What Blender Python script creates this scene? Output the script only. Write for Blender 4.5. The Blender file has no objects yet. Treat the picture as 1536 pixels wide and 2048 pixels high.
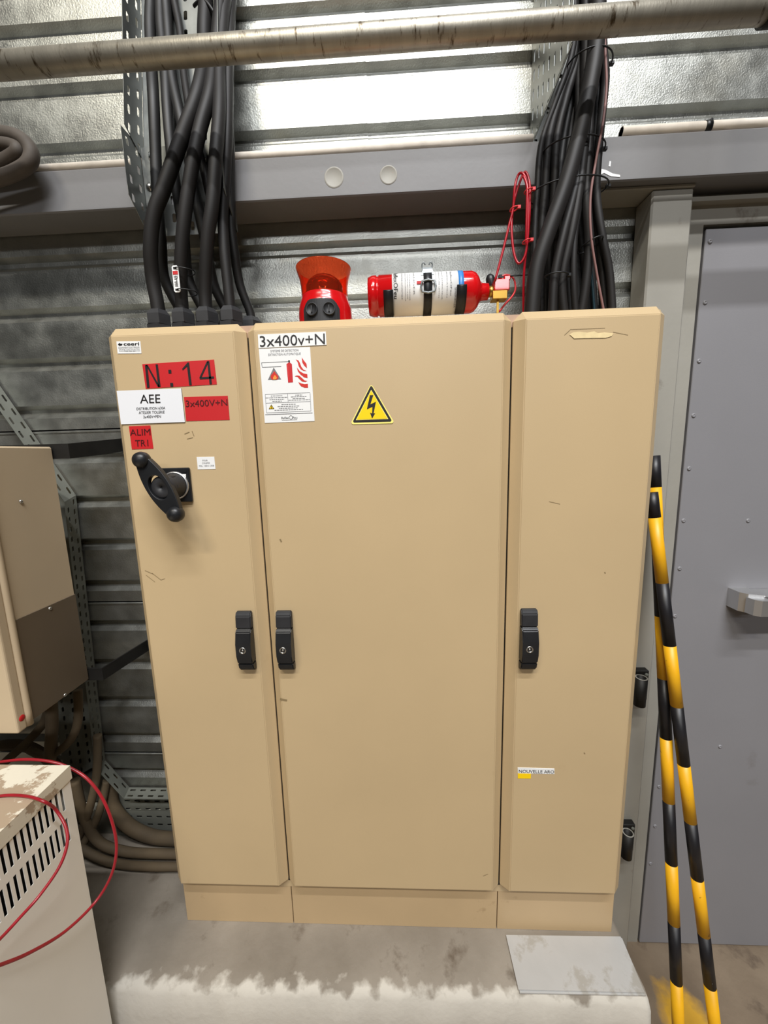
import bpy, bmesh, math, random
from mathutils import Vector, Matrix
random.seed(7)
S = bpy.context.scene
COL = S.collection
# ---------------------------------------------------------------- camera
def lin(c):
    c = c / 255.0
    return c / 12.92 if c <= 0.04045 else ((c + 0.055) / 1.055) ** 2.4
def rgb(r, g, b): return (lin(r), lin(g), lin(b), 1)
CAM = Vector((.0423, -.8603, 1.3222)); TILT, ROLL, YAW, FPX = .1554, -.0266, -.0447, 770.0
FW = Vector((math.sin(YAW) * math.cos(TILT), math.cos(YAW) * math.cos(TILT), -math.sin(TILT)))
_r = Vector((math.cos(YAW), -math.sin(YAW), 0)); _u = _r.cross(FW)
RI = _r * math.cos(ROLL) + _u * math.sin(ROLL); UP = _u * math.cos(ROLL) - _r * math.sin(ROLL)
cd = bpy.data.cameras.new('camera'); cam = bpy.data.objects.new('camera', cd); COL.objects.link(cam)
cd.sensor_fit = 'HORIZONTAL'; cd.sensor_width = 36; cd.lens = FPX / 1536 * 36; cd.clip_start = .02
cam.matrix_world = Matrix(((RI.x, UP.x, -FW.x, CAM.x), (RI.y, UP.y, -FW.y, CAM.y), (RI.z, UP.z, -FW.z, CAM.z), (0, 0, 0, 1)))
S.camera = cam
# ---------------------------------------------------------------- world, lamps, exposure
W = bpy.data.worlds.new('world'); S.world = W; W.use_nodes = True
W.node_tree.nodes['Background'].inputs[0].default_value = (.93, .97, 1, 1)
W.node_tree.nodes['Background'].inputs[1].default_value = .022
S.view_settings.view_transform = 'Standard'; S.view_settings.look = 'None'
S.view_settings.exposure = -0.26; S.view_settings.gamma = 1; S.view_settings.use_curve_mapping = False
def lamp(x, y, z, w, h, power, col, target=(0, .2, 1.2)):
    l = bpy.data.lights.new('hall_lamp', 'AREA'); l.shape = 'RECTANGLE'; l.size = w; l.size_y = h
    l.energy = power; l.color = col
    o = bpy.data.objects.new('hall_lamp', l); COL.objects.link(o)
    o.location = (x, y, z); o.rotation_euler = (math.atan2(target[1] - y, z - target[2]), 0, 0)   # long side parallel to the wall
WARM = (1, .93, .80); COOL = (.97, .98, 1)
lamp(.9, -4.0, 6.2, 2.6, .16, 270, COOL)      # row of hall lamps in front of the wall
lamp(-1.9, -4.1, 6.2, 1.8, .16, 190, WARM)
lamp(.8, -2.6, 6.2, 3.0, .10, 270, COOL)     # nearer row, steeper
lamp(0, -11.0, 6.2, 7.0, .6, 330, COOL)        # far row
# ---------------------------------------------------------------- helpers
def at(px, py, y):
    r = FW + RI * ((px - 768) / FPX) - UP * ((py - 1024) / FPX)
    return CAM + r * ((y - CAM.y) / r.y)
def atx(px, py, x):
    r = FW + RI * ((px - 768) / FPX) - UP * ((py - 1024) / FPX)
    return CAM + r * ((x - CAM.x) / r.x)
def atz(px, py, z):
    r = FW + RI * ((px - 768) / FPX) - UP * ((py - 1024) / FPX)
    return CAM + r * ((z - CAM.z) / r.z)
def link(name, me, parent=None, mats=()):
    o = bpy.data.objects.new(name, me); COL.objects.link(o)
    for m in mats: me.materials.append(m)
    if parent: o.parent = parent
    return o
def tag(o, label=None, cat=None, group=None, kind=None):
    if label: o['label'] = label
    if cat: o['category'] = cat
    if group: o['group'] = group
    if kind: o['kind'] = kind
    return o
def thing(name, label, cat, loc=(0, 0, 0), group=None):
    o = bpy.data.objects.new(name, None); COL.objects.link(o); o.location = loc; o.empty_display_size = .05
    return tag(o, label, cat, group)
class MB:
    def __init__(s): s.bm = bmesh.new()
    def face(s, vs, mi=0):
        vv = [s.bm.verts.new(Vector(v)) for v in vs]
        f = s.bm.faces.new(vv); f.material_index = mi; return f
    def box(s, a, b, mi=0, bev=0, seg=1):
        r = bmesh.ops.create_cube(s.bm, size=1); vs = r['verts']
        a, b = Vector(a), Vector(b); c = (a + b) / 2; d = b - a
        for v in vs: v.co = Vector((v.co.x * d.x, v.co.y * d.y, v.co.z * d.z)) + c
        fs = {f for v in vs for f in v.link_faces}
        for f in fs: f.material_index = mi
        if bev:
            es = {e for v in vs for e in v.link_edges}
            r2 = bmesh.ops.bevel(s.bm, geom=list(es), offset=bev, segments=seg, affect='EDGES', profile=.5)
            for f in r2['faces']: f.material_index = mi
        return s
    def cyl(s, p0, p1, r0, r1=None, n=20, mi=0, caps=True, rot=0):
        p0, p1 = Vector(p0), Vector(p1); r1 = r0 if r1 is None else r1
        ax = (p1 - p0).normalized(); u = ax.orthogonal().normalized(); v = ax.cross(u)
        A = [s.bm.verts.new(p0 + (u * math.cos(rot + 2 * math.pi * i / n) + v * math.sin(rot + 2 * math.pi * i / n)) * r0) for i in range(n)]
        B = [s.bm.verts.new(p1 + (u * math.cos(rot + 2 * math.pi * i / n) + v * math.sin(rot + 2 * math.pi * i / n)) * r1) for i in range(n)]
        for i in range(n):
            f = s.bm.faces.new((A[i], A[(i + 1) % n], B[(i + 1) % n], B[i])); f.material_index = mi; f.smooth = n > 8
        if caps:
            for ring in (A[::-1], B):
                f = s.bm.faces.new(ring); f.material_index = mi
        return s
    def lathe(s, p0, axis, prof, n=28, mi=0):   # prof: (t along axis, radius[, material])
        p0 = Vector(p0); ax = Vector(axis).normalized(); u = ax.orthogonal().normalized(); v = ax.cross(u)
        rings = []
        for q in prof:
            t, r = q[0], max(q[1], 1e-5)
            rings.append([s.bm.verts.new(p0 + ax * t + (u * math.cos(2 * math.pi * i / n) + v * math.sin(2 * math.pi * i / n)) * r) for i in range(n)])
        for k in range(len(rings) - 1):
            m = prof[k][2] if len(prof[k]) > 2 else mi
            for i in range(n):
                f = s.bm.faces.new((rings[k][i], rings[k][(i + 1) % n], rings[k + 1][(i + 1) % n], rings[k + 1][i]))
                f.smooth = True; f.material_index = m
        return s
    def tube(s, pts, r, n=10, mi=0, sub=6, closed=False, flat=1.0):
        P = [Vector(p) for p in pts]
        R = r if isinstance(r, (list, tuple)) else [r] * len(P)
        Q, RR = [], []
        if closed: idx = range(len(P))
        else: idx = range(len(P) - 1)
        for i in idx:
            L = len(P)
            g = (lambda k: P[k % L]) if closed else (lambda k: P[min(max(k, 0), L - 1)])
            p0, p1, p2, p3 = g(i - 1), g(i), g(i + 1), g(i + 2)
            for j in range(sub):
                t = j / sub
                Q.append(.5 * ((2 * p1) + (p2 - p0) * t + (2 * p0 - 5 * p1 + 4 * p2 - p3) * t * t + (3 * p1 - p0 - 3 * p2 + p3) * t ** 3))
                RR.append(R[i] * (1 - t) + R[(i + 1) % L] * t)
        if not closed: Q.append(P[-1]); RR.append(R[-1])
        m = len(Q); rings = []; u = None
        for i in range(m):
            if closed: d = Q[(i + 1) % m] - Q[i - 1]
            else: d = Q[min(i + 1, m - 1)] - Q[max(i - 1, 0)]
            d.normalize()
            if u is None: u = d.orthogonal()
            u = (u - d * u.dot(d)).normalized(); v = d.cross(u)
            rings.append([s.bm.verts.new(Q[i] + (u * math.cos(2 * math.pi * k / n) + v * math.sin(2 * math.pi * k / n) * flat) * RR[i]) for k in range(n)])
        for i in range(m if closed else m - 1):
            a, b = rings[i], rings[(i + 1) % m]
            for k in range(n):
                f = s.bm.faces.new((a[k], a[(k + 1) % n], b[(k + 1) % n], b[k])); f.smooth = True; f.material_index = mi
        if not closed:
            for ring in (rings[0][::-1], rings[-1]):
                f = s.bm.faces.new(ring); f.material_index = mi
        return s
    def prism(s, poly, off, mi=0, mi_side=None):   # poly of 3d points, extruded by vector off
        off = Vector(off); A = [s.bm.verts.new(Vector(p)) for p in poly]; B = [s.bm.verts.new(Vector(p) + off) for p in poly]
        f = s.bm.faces.new(A[::-1]); f.material_index = mi; f = s.bm.faces.new(B); f.material_index = mi
        n = len(A)
        for i in range(n):
            f = s.bm.faces.new((A[i], A[(i + 1) % n], B[(i + 1) % n], B[i])); f.material_index = mi if mi_side is None else mi_side
        return s
    def build(s, name, mats, parent=None, smooth_angle=None, fixn=True):
        if fixn: bmesh.ops.recalc_face_normals(s.bm, faces=s.bm.faces[:])
        me = bpy.data.meshes.new(name); s.bm.to_mesh(me); s.bm.free()
        if not isinstance(mats, (list, tuple)): mats = [mats]
        return link(name, me, parent, mats)
# ---------------------------------------------------------------- materials
def mat(name, col, rough=.5, metal=0, var=.0, vscale=8, bump=0, bscale=200, col2=None, spec=.5, stretch=(1, 1, 1), coat=0,
        stain=None, stain_scale=3, stain_amt=.5, stain_w=.12, trans=0, rvar=0):
    m = bpy.data.materials.new(name); m.use_nodes = True; nt = m.node_tree; N = nt.nodes; L = nt.links
    b = N['Principled BSDF']; b.inputs['Roughness'].default_value = rough; b.inputs['Metallic'].default_value = metal
    b.inputs['Specular IOR Level'].default_value = spec
    if coat: b.inputs['Coat Weight'].default_value = coat
    if trans: b.inputs['Transmission Weight'].default_value = trans
    tc = N.new('ShaderNodeTexCoord'); mp = N.new('ShaderNodeMapping'); L.new(tc.outputs['Object'], mp.inputs[0]); mp.inputs['Scale'].default_value = stretch
    cur = None
    if var or col2:
        n = N.new('ShaderNodeTexNoise'); n.inputs['Scale'].default_value = vscale; n.inputs['Detail'].default_value = 6; L.new(mp.outputs[0], n.inputs['Vector'])
        r = N.new('ShaderNodeValToRGB'); r.color_ramp.elements[0].position = .3; r.color_ramp.elements[1].position = .7
        c2 = col2 or tuple(min(1, c * (1 + var)) for c in col[:3]) + (1,)
        c1 = col if col2 else tuple(c * (1 - var) for c in col[:3]) + (1,)
        r.color_ramp.elements[0].color = c1; r.color_ramp.elements[1].color = c2
        L.new(n.outputs['Fac'], r.inputs[0]); cur = r.outputs[0]
        if rvar:
            mr = N.new('ShaderNodeMapRange'); mr.inputs[1].default_value = .3; mr.inputs[2].default_value = .7
            mr.inputs[3].default_value = rough - rvar; mr.inputs[4].default_value = rough + rvar
            L.new(n.outputs['Fac'], mr.inputs[0]); L.new(mr.outputs[0], b.inputs['Roughness'])
    if stain:
        n2 = N.new('ShaderNodeTexNoise'); n2.inputs['Scale'].default_value = stain_scale; n2.inputs['Detail'].default_value = 8; n2.inputs['Roughness'].default_value = .65
        L.new(mp.outputs[0], n2.inputs['Vector'])
        r2 = N.new('ShaderNodeValToRGB'); r2.color_ramp.elements[0].position = stain_amt; r2.color_ramp.elements[1].position = stain_amt + stain_w
        L.new(n2.outputs['Fac'], r2.inputs[0]); mx = N.new('ShaderNodeMix'); mx.data_type = 'RGBA'
        L.new(r2.outputs[0], mx.inputs[0])
        if cur: L.new(cur, mx.inputs[6])
        else: mx.inputs[6].default_value = col
        mx.inputs[7].default_value = stain; cur = mx.outputs[2]
    if cur: L.new(cur, b.inputs['Base Color'])
    else: b.inputs['Base Color'].default_value = col
    if bump:
        n3 = N.new('ShaderNodeTexNoise'); n3.inputs['Scale'].default_value = bscale; n3.inputs['Detail'].default_value = 4; L.new(mp.outputs[0], n3.inputs['Vector'])
        bp = N.new('ShaderNodeBump'); bp.inputs['Strength'].default_value = bump; bp.inputs['Distance'].default_value = .002
        L.new(n3.outputs['Fac'], bp.inputs['Height']); L.new(bp.outputs[0], b.inputs['Normal'])
    return m
M = {}
M['galv'] = mat('galvanised_cladding', rgb(172, 173, 167), .37, .9, .12, 20, .3, 260, rvar=.06, stain=rgb(150, 146, 132), stain_scale=2.2, stain_amt=.52, stain_w=.2)
M['tray'] = mat('galvanised_tray', rgb(122, 124, 121), .45, .8, .15, 25)
M['tray_dusty'] = mat('dusty_tray', rgb(112, 114, 106), .7, .25, .15, 12)
M['beam'] = mat('grey_beam_paint', rgb(119, 118, 118), .55, 0, .06, 5, .1, 90, stain=rgb(118, 112, 108), stain_scale=4, stain_amt=.66)
M['frame'] = mat('grey_frame_paint', rgb(150, 147, 138), .6, 0, .07, 6, .1, 90, stain=rgb(96, 86, 76), stain_scale=7, stain_amt=.64)
M['door'] = mat('grey_door_paint', rgb(131, 130, 133), .5, 0, .03, 4, .08, 300, stain=rgb(112, 108, 106), stain_scale=3, stain_amt=.68)
M['beige'] = mat('beige_powder_coat', rgb(194, 170, 131), .42, 0, .035, 3, .06, 600, stain=rgb(168, 142, 104), stain_scale=5, stain_amt=.64, stain_w=.25)
M['beige_plinth'] = mat('beige_plinth_paint', rgb(188, 162, 124), .5, 0, .05, 4, .06, 500, stain=rgb(140, 112, 78), stain_scale=7, stain_amt=.66)
M['gap'] = mat('gap_shade_black', rgb(12, 11, 10), .9)  # near-black put into the gaps as shade; also colours plinth frame and machine core
M['pink'] = mat('primed_notch', rgb(182, 152, 128), .6, 0, .1, 30)
M['box'] = mat('warm_beige_box', rgb(190, 170, 140), .5, 0, .05, 4, .05, 400, stain=rgb(140, 118, 90), stain_scale=4, stain_amt=.68)
M['box_brown'] = mat('brown_cover', rgb(112, 98, 80), .42, .3, .08, 5)
M['white'] = mat('cream_machine_paint', rgb(240, 236, 226), .5, 0, .04, 3, .05, 400)
M['white_top'] = mat('peeling_machine_lid', rgb(222, 214, 194), .5, 0, .04, 4, .2, 60, stain=rgb(168, 148, 124), stain_scale=6.5, stain_amt=.53, stain_w=.02)
M['black'] = mat('black_plastic', rgb(30, 31, 33), .38, 0, .2, 20, spec=.4)
M['blackm'] = mat('matt_black_plastic', rgb(38, 38, 40), .55, 0, .25, 30)
M['cable'] = mat('black_cable_sheath', rgb(32, 30, 29), .55, 0, .3, 14, stretch=(1, 1, .3), spec=.3)
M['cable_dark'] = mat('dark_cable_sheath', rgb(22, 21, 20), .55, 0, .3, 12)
M['cable_dusty'] = mat('dusty_cable_sheath', rgb(92, 78, 58), .8, 0, .3, 9)
M['cable_brown'] = mat('dusty_thick_cable', rgb(74, 66, 58), .7, 0, .25, 14)
M['pinkwire'] = mat('dusty_pink_wire', rgb(128, 92, 88), .6)
M['bluewire'] = mat('blue_wire', rgb(20, 52, 62), .5)
M['conduit'] = mat('dusty_white_conduit', rgb(226, 216, 202), .6, 0, .1, 30)
M['tape'] = mat('black_tape', rgb(18, 18, 17), .4)
M['red'] = mat('red_gloss', rgb(200, 18, 22), .18, 0, .05, 10, coat=.5)
M['redplastic'] = mat('red_sheath', rgb(168, 12, 30), .35)
M['redtie'] = mat('red_tie', rgb(214, 52, 56), .4)
M['hose'] = mat('dark_red_hose', rgb(150, 28, 38), .3, 0, .15, 20)
M['brass'] = mat('brass', rgb(190, 150, 70), .3, .9)
M['steel'] = mat('bright_steel', rgb(190, 188, 182), .3, .95)
M['chrome'] = mat('satin_aluminium', rgb(205, 205, 205), .35, .85)
M['greyplastic'] = mat('grey_buckle', rgb(142, 148, 150), .35, .3)
M['darksteel'] = mat('black_steel', rgb(34, 33, 31), .55, .4, .3, 15)
M['paper'] = mat('white_label', rgb(236, 236, 234), .45)
M['plaque'] = mat('white_plaque', rgb(232, 233, 236), .3)
M['ink'] = mat('black_ink', rgb(26, 24, 24), .5)
M['grey_ink'] = mat('grey_ink', rgb(118, 118, 120), .5)
M['redlabel'] = mat('red_label', rgb(196, 34, 38), .45, 0, .04, 8)
M['redart'] = mat('red_print', rgb(206, 46, 34), .45)
M['darkred'] = mat('dark_red_ink', rgb(72, 10, 12), .5)
M['orange'] = mat('orange_print', rgb(240, 150, 60), .45)
M['yellow'] = mat('yellow_label', rgb(255, 212, 0), .4)
M['paleyellow'] = mat('pale_yellow_label', rgb(250, 236, 130), .4)
M['blue'] = mat('blue_print', rgb(60, 130, 200), .4)
M['cream'] = mat('bare_filler', rgb(228, 206, 156), .7, 0, .1, 60)
M['polyellow'] = mat('worn_yellow_paint', rgb(232, 172, 24), .42, 0, .08, 12, stain=rgb(120, 82, 20), stain_scale=28, stain_amt=.64, stain_w=.06)
M['polblack'] = mat('worn_black_paint', rgb(24, 23, 26), .42, 0, .3, 12)
M['sheet'] = mat('scuffed_zinc_sheet', rgb(188, 187, 184), .5, .25, .05, 9, .3, 40, stain=rgb(172, 168, 160), stain_scale=9, stain_amt=.55, stain_w=.06)
def lens_mat():
    m = mat('red_translucent_lens', rgb(252, 96, 52), .05); b = m.node_tree.nodes['Principled BSDF']
    b.inputs['Transmission Weight'].default_value = .92; b.inputs['IOR'].default_value = 1.12; b.inputs['Coat Weight'].default_value = .6
    return m
M['lens'] = lens_mat()
M['lens_in'] = mat('dark_red_lens', rgb(96, 8, 8), .12, coat=.6)
def pipe_mat():
    m = mat('galvanised_pipe', rgb(172, 166, 152), .42, .7, .12, 22, .15, 160, stretch=(2, .55, .55), stain=rgb(84, 70, 50), stain_scale=40, stain_amt=.57, stain_w=.1)
    return m
M['pipe'] = pipe_mat()
def concrete(name, a, b, st, chips=None, spill=None):
    m = mat(name, a, .85, 0, 0, 5, .6, 60, col2=b, stain=st, stain_scale=9, stain_amt=.57, stain_w=.15)
    nt = m.node_tree; N = nt.nodes; L = nt.links; bs = N['Principled BSDF']; base = bs.inputs['Base Color'].links[0].from_socket
    tc = N.new('ShaderNodeTexCoord'); sp = N.new('ShaderNodeSeparateXYZ'); L.new(tc.outputs['Object'], sp.inputs[0])
    nz = N.new('ShaderNodeTexNoise'); nz.inputs['Scale'].default_value = 24; nz.inputs['Detail'].default_value = 8; L.new(tc.outputs['Object'], nz.inputs['Vector'])
    def math_(op, x, y):
        n = N.new('ShaderNodeMath'); n.operation = op
        for i, v in enumerate((x, y)):
            if isinstance(v, (int, float)): n.inputs[i].default_value = v
            else: L.new(v, n.inputs[i])
        return n.outputs[0]
    if chips:      # old white limewash left on the front face and broken edge of the pad
        yv = math_('MULTIPLY', sp.outputs['Y'], 14); v = math_('ADD', yv, math_('MULTIPLY', nz.outputs['Fac'], 1.8))
        zc = math_('MULTIPLY', sp.outputs['Z'], 10); v = math_('ADD', v, zc)
        mr = N.new('ShaderNodeMapRange'); mr.inputs[1].default_value = -.28; mr.inputs[2].default_value = -.6; mr.inputs[4].default_value = .8; L.new(v, mr.inputs[0])
        mx = N.new('ShaderNodeMix'); mx.data_type = 'RGBA'; L.new(mr.outputs[0], mx.inputs[0]); L.new(base, mx.inputs[6]); mx.inputs[7].default_value = chips
        base = mx.outputs[2]
    if spill:      # overspray of yellow paint on the floor
        cx, cy, sx, sy, col = spill
        dx = math_('MULTIPLY', math_('SUBTRACT', sp.outputs['X'], cx), 1 / sx); dy = math_('MULTIPLY', math_('SUBTRACT', sp.outputs['Y'], cy), 1 / sy)
        d = math_('SQRT', math_('ADD', math_('MULTIPLY', dx, dx), math_('MULTIPLY', dy, dy)), 0)
        v = math_('ADD', d, math_('MULTIPLY', nz.outputs['Fac'], .8))
        mr = N.new('ShaderNodeMapRange'); mr.inputs[1].default_value = 1.6; mr.inputs[2].default_value = 1.2; L.new(v, mr.inputs[0])
        mx = N.new('ShaderNodeMix'); mx.data_type = 'RGBA'; L.new(mr.outputs[0], mx.inputs[0]); L.new(base, mx.inputs[6]); mx.inputs[7].default_value = col
        base = mx.outputs[2]
    L.new(base, bs.inputs['Base Color'])
    return m
M['pad'] = concrete('stained_pad_concrete', rgb(120, 111, 98), rgb(146, 137, 124), rgb(98, 86, 72), chips=rgb(204, 198, 186))
M['floor'] = concrete('brown_floor_concrete', rgb(108, 93, 76), rgb(138, 122, 102), rgb(84, 70, 58), spill=(.855, .00, .075, .14, rgb(206, 158, 48)))
# ---------------------------------------------------------------- text and flat print helpers
_dg = None
def add_text(mb, s, BL, BR, TL, mi, thick=0.0, push=.0):
    """fit a line of text into the parallelogram BL, BR, TL (world points); bottom = baseline, top = cap height"""
    cu = bpy.data.curves.new('t', 'FONT'); cu.body = s; cu.offset = thick; cu.resolution_u = 3
    o = bpy.data.objects.new('t', cu); COL.objects.link(o)
    bpy.context.view_layer.update()
    dg = bpy.context.evaluated_depsgraph_get(); me = o.evaluated_get(dg).to_mesh()
    vs = [v.co.copy() for v in me.vertices]; fs = [tuple(p.vertices) for p in me.polygons]
    o.evaluated_get(dg).to_mesh_clear(); bpy.data.objects.remove(o); bpy.data.curves.remove(cu)
    if not vs: return
    x0 = min(v.x for v in vs); x1 = max(v.x for v in vs); y1 = .70
    if s.lower() == s and not any(c in 'bdfhklt0123456789' for c in s): y1 = .52
    BL, BR, TL = Vector(BL), Vector(BR), Vector(TL); U = BR - BL; V = TL - BL
    nn = Vector((0, -push, 0))
    nv = [mb.bm.verts.new(BL + U * ((v.x - x0) / (x1 - x0)) + V * (v.y / y1) + nn) for v in vs]
    for f in fs:
        try:
            g = mb.bm.faces.new([nv[i] for i in f]); g.material_index = mi
        except ValueError: pass
class Decal:
    """flat print at depth y; coordinates are pixels of the photograph on that plane"""
    def __init__(s, y): s.mb = MB(); s.y = y; s.mats = []
    def mi(s, k):
        if M[k] not in s.mats: s.mats.append(M[k])
        return s.mats.index(M[k])
    def P(s, p, lvl=0): v = at(p[0], p[1], s.y); v.y = s.y - .00035 * lvl; return v
    def poly(s, pts, k, lvl=1): s.mb.face([s.P(p, lvl) for p in pts], s.mi(k)); return s
    def slab(s, TL, TR, BR, BL, k, t=.0008, kside=None):
        q = [s.P(p) for p in (TL, TR, BR, BL)]
        for v in q: v.y = s.y
        s.mb.prism([v + Vector((0, t, 0)) for v in q], (0, -t, 0), s.mi(k), s.mi(kside) if kside else None); return s
    def text(s, t, BL, BR, h, k, lvl=2, thick=0, lean=0):
        TL = (BL[0] + (BR[1] - BL[1]) / (BR[0] - BL[0]) * h * 0 - h * .115 * 0 + lean, BL[1] - h)
        add_text(s.mb, t, s.P(BL, lvl), s.P(BR, lvl), s.P(TL, lvl), s.mi(k), thick); return s
    def line(s, a, b, w, k, lvl=1):
        a, b = Vector(a), Vector(b); d = (b - a).normalized(); n = Vector((-d.y, d.x)) * w / 2
        return s.poly([a + n, b + n, b - n, a - n], k, lvl)
    def build(s, name, parent, label=None):
        o = s.mb.build(name, s.mats, parent, fixn=False)
        if label: o['label'] = label
        return o
def xf(x, y, s, ox, oy): return (x / s + ox, y / s + oy)
# ---------------------------------------------------------------- structure
FZ = -.36
def struct(o): o['kind'] = 'structure'; return o
struct(MB().box((-3.5, -7, FZ - .1), (3.5, .5, FZ)).build('floor', M['floor']))
# cladding: plain backing + one object per galvanised sheet (four ribs high)
wall = struct(MB().box((-3.2, .325, FZ), (3.2, .42, 3.4)).build('wall_back', M['galv']))
ZR = [1.754 - .1352 * k for k in range(1, 16)][::-1] + [1.754] + [1.754 + .1366 * k for k in range(1, 12)]
seams = [1.403 - .5415 * k for k in (4, 3, 2, 1, 0)] + [1.403 + .545 * k for k in (1, 2, 3)]
WY = .28
def cladding_sheet(x0, x1, z0, z1, lift):
    prof = [(WY - lift - .0025, z0), (WY - lift - .0025, z0 + .004), (WY - lift, z0 + .006)]
    for z in ZR:
        if z0 + .05 < z < z1 - .005:
            prof += [(WY - lift, z - .037), (WY - lift + .018, z - .021), (WY - lift + .018, z - .010), (WY - lift, z)]
    prof.append((WY - lift, z1))
    mb = MB()
    rows = [[mb.bm.verts.new((x, p[0], p[1])) for p in prof] for x in (x0, x1)]
    for i in range(len(prof) - 1): mb.bm.faces.new((rows[0][i], rows[1][i], rows[1][i + 1], rows[0][i + 1]))
    o = mb.build('cladding_sheet', M['galv'], wall, fixn=False)
    md = o.modifiers.new('s', 'SOLIDIFY'); md.thickness = .001; md.offset = -1
for i in range(len(seams) - 1):
    z0, z1 = max(seams[i], FZ + .01), seams[i + 1] + .01
    for j, (x0, x1) in enumerate(((-2.3, -1.03), (-1.04, -.025), (-.035, 1.0), (.99, 2.3))):
        cladding_sheet(x0, x1, z0, z1, .0012 * (j % 2))
# concrete pad with a worn front edge
def make_pad():
    bm = bmesh.new(); nx = 260; X0, X1 = -1.9, .618
    prof = [(.30, 0), (.05, 0), (-.06, 0), (-.085, -.001), (-.097, -.006), (-.106, -.02), (-.112, -.08), (-.112, FZ)]
    rows = []
    for i in range(nx + 1):
        x = X0 + (X1 - X0) * i / nx
        row = []
        for k, (y, z) in enumerate(prof):
            j = 0 if k in (0, 1, 7) else random.uniform(-.0018, .0018) + .003 * math.sin(i * .37 + k) * math.sin(i * .113)
            skew = -.012 * max(0, -x) if k > 1 else 0
            row.append(bm.verts.new((x, y + j + skew, z + (0 if k < 3 else j * .5))))
        rows.append(row)
    for i in range(nx):
        for k in range(len(prof) - 1): bm.faces.new((rows[i][k], rows[i + 1][k], rows[i + 1][k + 1], rows[i][k + 1])).smooth = True
    for r in (rows[0], rows[-1]):
        b = bm.verts.new((r[0].co.x, .30, FZ)); bm.faces.new(r + [b])
    bmesh.ops.recalc_face_normals(bm, faces=bm.faces[:])
    me = bpy.data.meshes.new('trim_1'); bm.to_mesh(me); bm.free()
    return struct(link('trim_1', me, None, [M['pad']]))
pad = make_pad(); pad['label'] = 'raised concrete pad under the cabinet'
# horizontal steel beam
bm_ = MB().box((-2.6, .185, 1.941), (2.6, .2785, 2.036), bev=.003)
beam = struct(bm_.build('trim_2', M['beam'])); beam['label'] = 'grey painted steel beam'
for px, py, r in ((668, 355, 19), (777, 350, 17)):     # plugged round holes in the beam
    c = at(px, py, .185); rr = r * (.185 - CAM.y) / FPX * .92
    m = MB(); m.lathe((c.x, .185, c.z), (0, -1, 0), [(.0004, 0), (.0004, rr * .78), (.0012, rr * .84), (.0014, rr * .92), (.0002, rr)], 30)
    m.build('hole_plug', M['frame'], beam)
m = Decal(.1845)       # curled scrap of old adhesive tape left on the beam
m.poly([(1203, 338), (1212, 340), (1225, 347), (1240, 350), (1240, 354), (1222, 353), (1208, 346), (1200, 350)], 'paper', 1); m.poly([(1219, 322), (1222, 323), (1221, 333), (1217, 333)], 'paper', 1)
m.build('tape_scrap', beam)
# door column (box steel) and cap plate
colm = struct(MB().box((.668, .21, FZ), (.766, .279, 1.933), bev=.004).build('trim_3', M['frame'])); colm['label'] = 'grey steel door post'
MB().box((.53, .206, 1.9335), (.7665, .279, 1.9405), bev=.0015).build('cap_plate', M['frame'], colm)
dfr = struct(MB().box((.7665, .248, FZ), (.822, .279, 1.868)).box((.7665, .248, 1.868), (2.3, .279, 1.912)).box((.7665, .228, 1.912), (2.3, .279, 1.922)).box((.7665, .256, 1.9225), (2.3, .279, 1.9405)).build('trim_4', M['frame']))
dfr['label'] = 'grey door frame'
# door
dr = struct(MB().box((.826, .243, FZ + .006), (1.95, .262, 1.856), bev=.0015).build('door_1', M['door']))
for px, py in ((1420, 483), (1410, 605), (1398, 722), (1387, 831), (1378, 937), (1367, 1041), (1496, 1041), (1359, 1137), (1350, 1232), (1440, 1493), (1318, 1573), (1310, 1652), (1301, 1727)):
    c = at(px, py, .243)
    MB().lathe((c.x, .243, c.z), (0, -1, 0), [(0, .006), (.002, .0052), (.003, .003), (.0018, .0016), (.0012, 0)], 12).build('rivet', M['door'], dr)
def pushbar():
    c = at(1456, 1175, .243); x0, z1 = c.x, c.z; z0 = z1 - .054
    m = MB(); poly = [(x0, .243, 0), (x0, .205, 0), (x0 + .012, .19, 0), (x0 + .045, .18, 0), (x0 + .05, .243, 0)]
    m.prism([(p[0], p[1], z0) for p in poly], (0, 0, z1 - z0))
    m.prism([(x0 + .006, .19, z0 + .002), (x0 + .01, .168, z0 + .002), (x0 + .022, .158, z0 + .002), (x0 + .048, .158, z0 + .002), (x0 + .05, .19, z0 + .002)], (0, 0, .044))
    m.build('end_bracket', M['chrome'], dr)
    MB().box((x0 + .05, .185, z0 + .01), (1.85, .243, z1 - .004), bev=.002).build('push_bar_housing', M['chrome'], dr)
    MB().box((x0 + .05, .166, z0 + .006), (1.85, .186, z0 + .036), bev=.003).build('push_bar', M['black'], dr)
pushbar()
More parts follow.
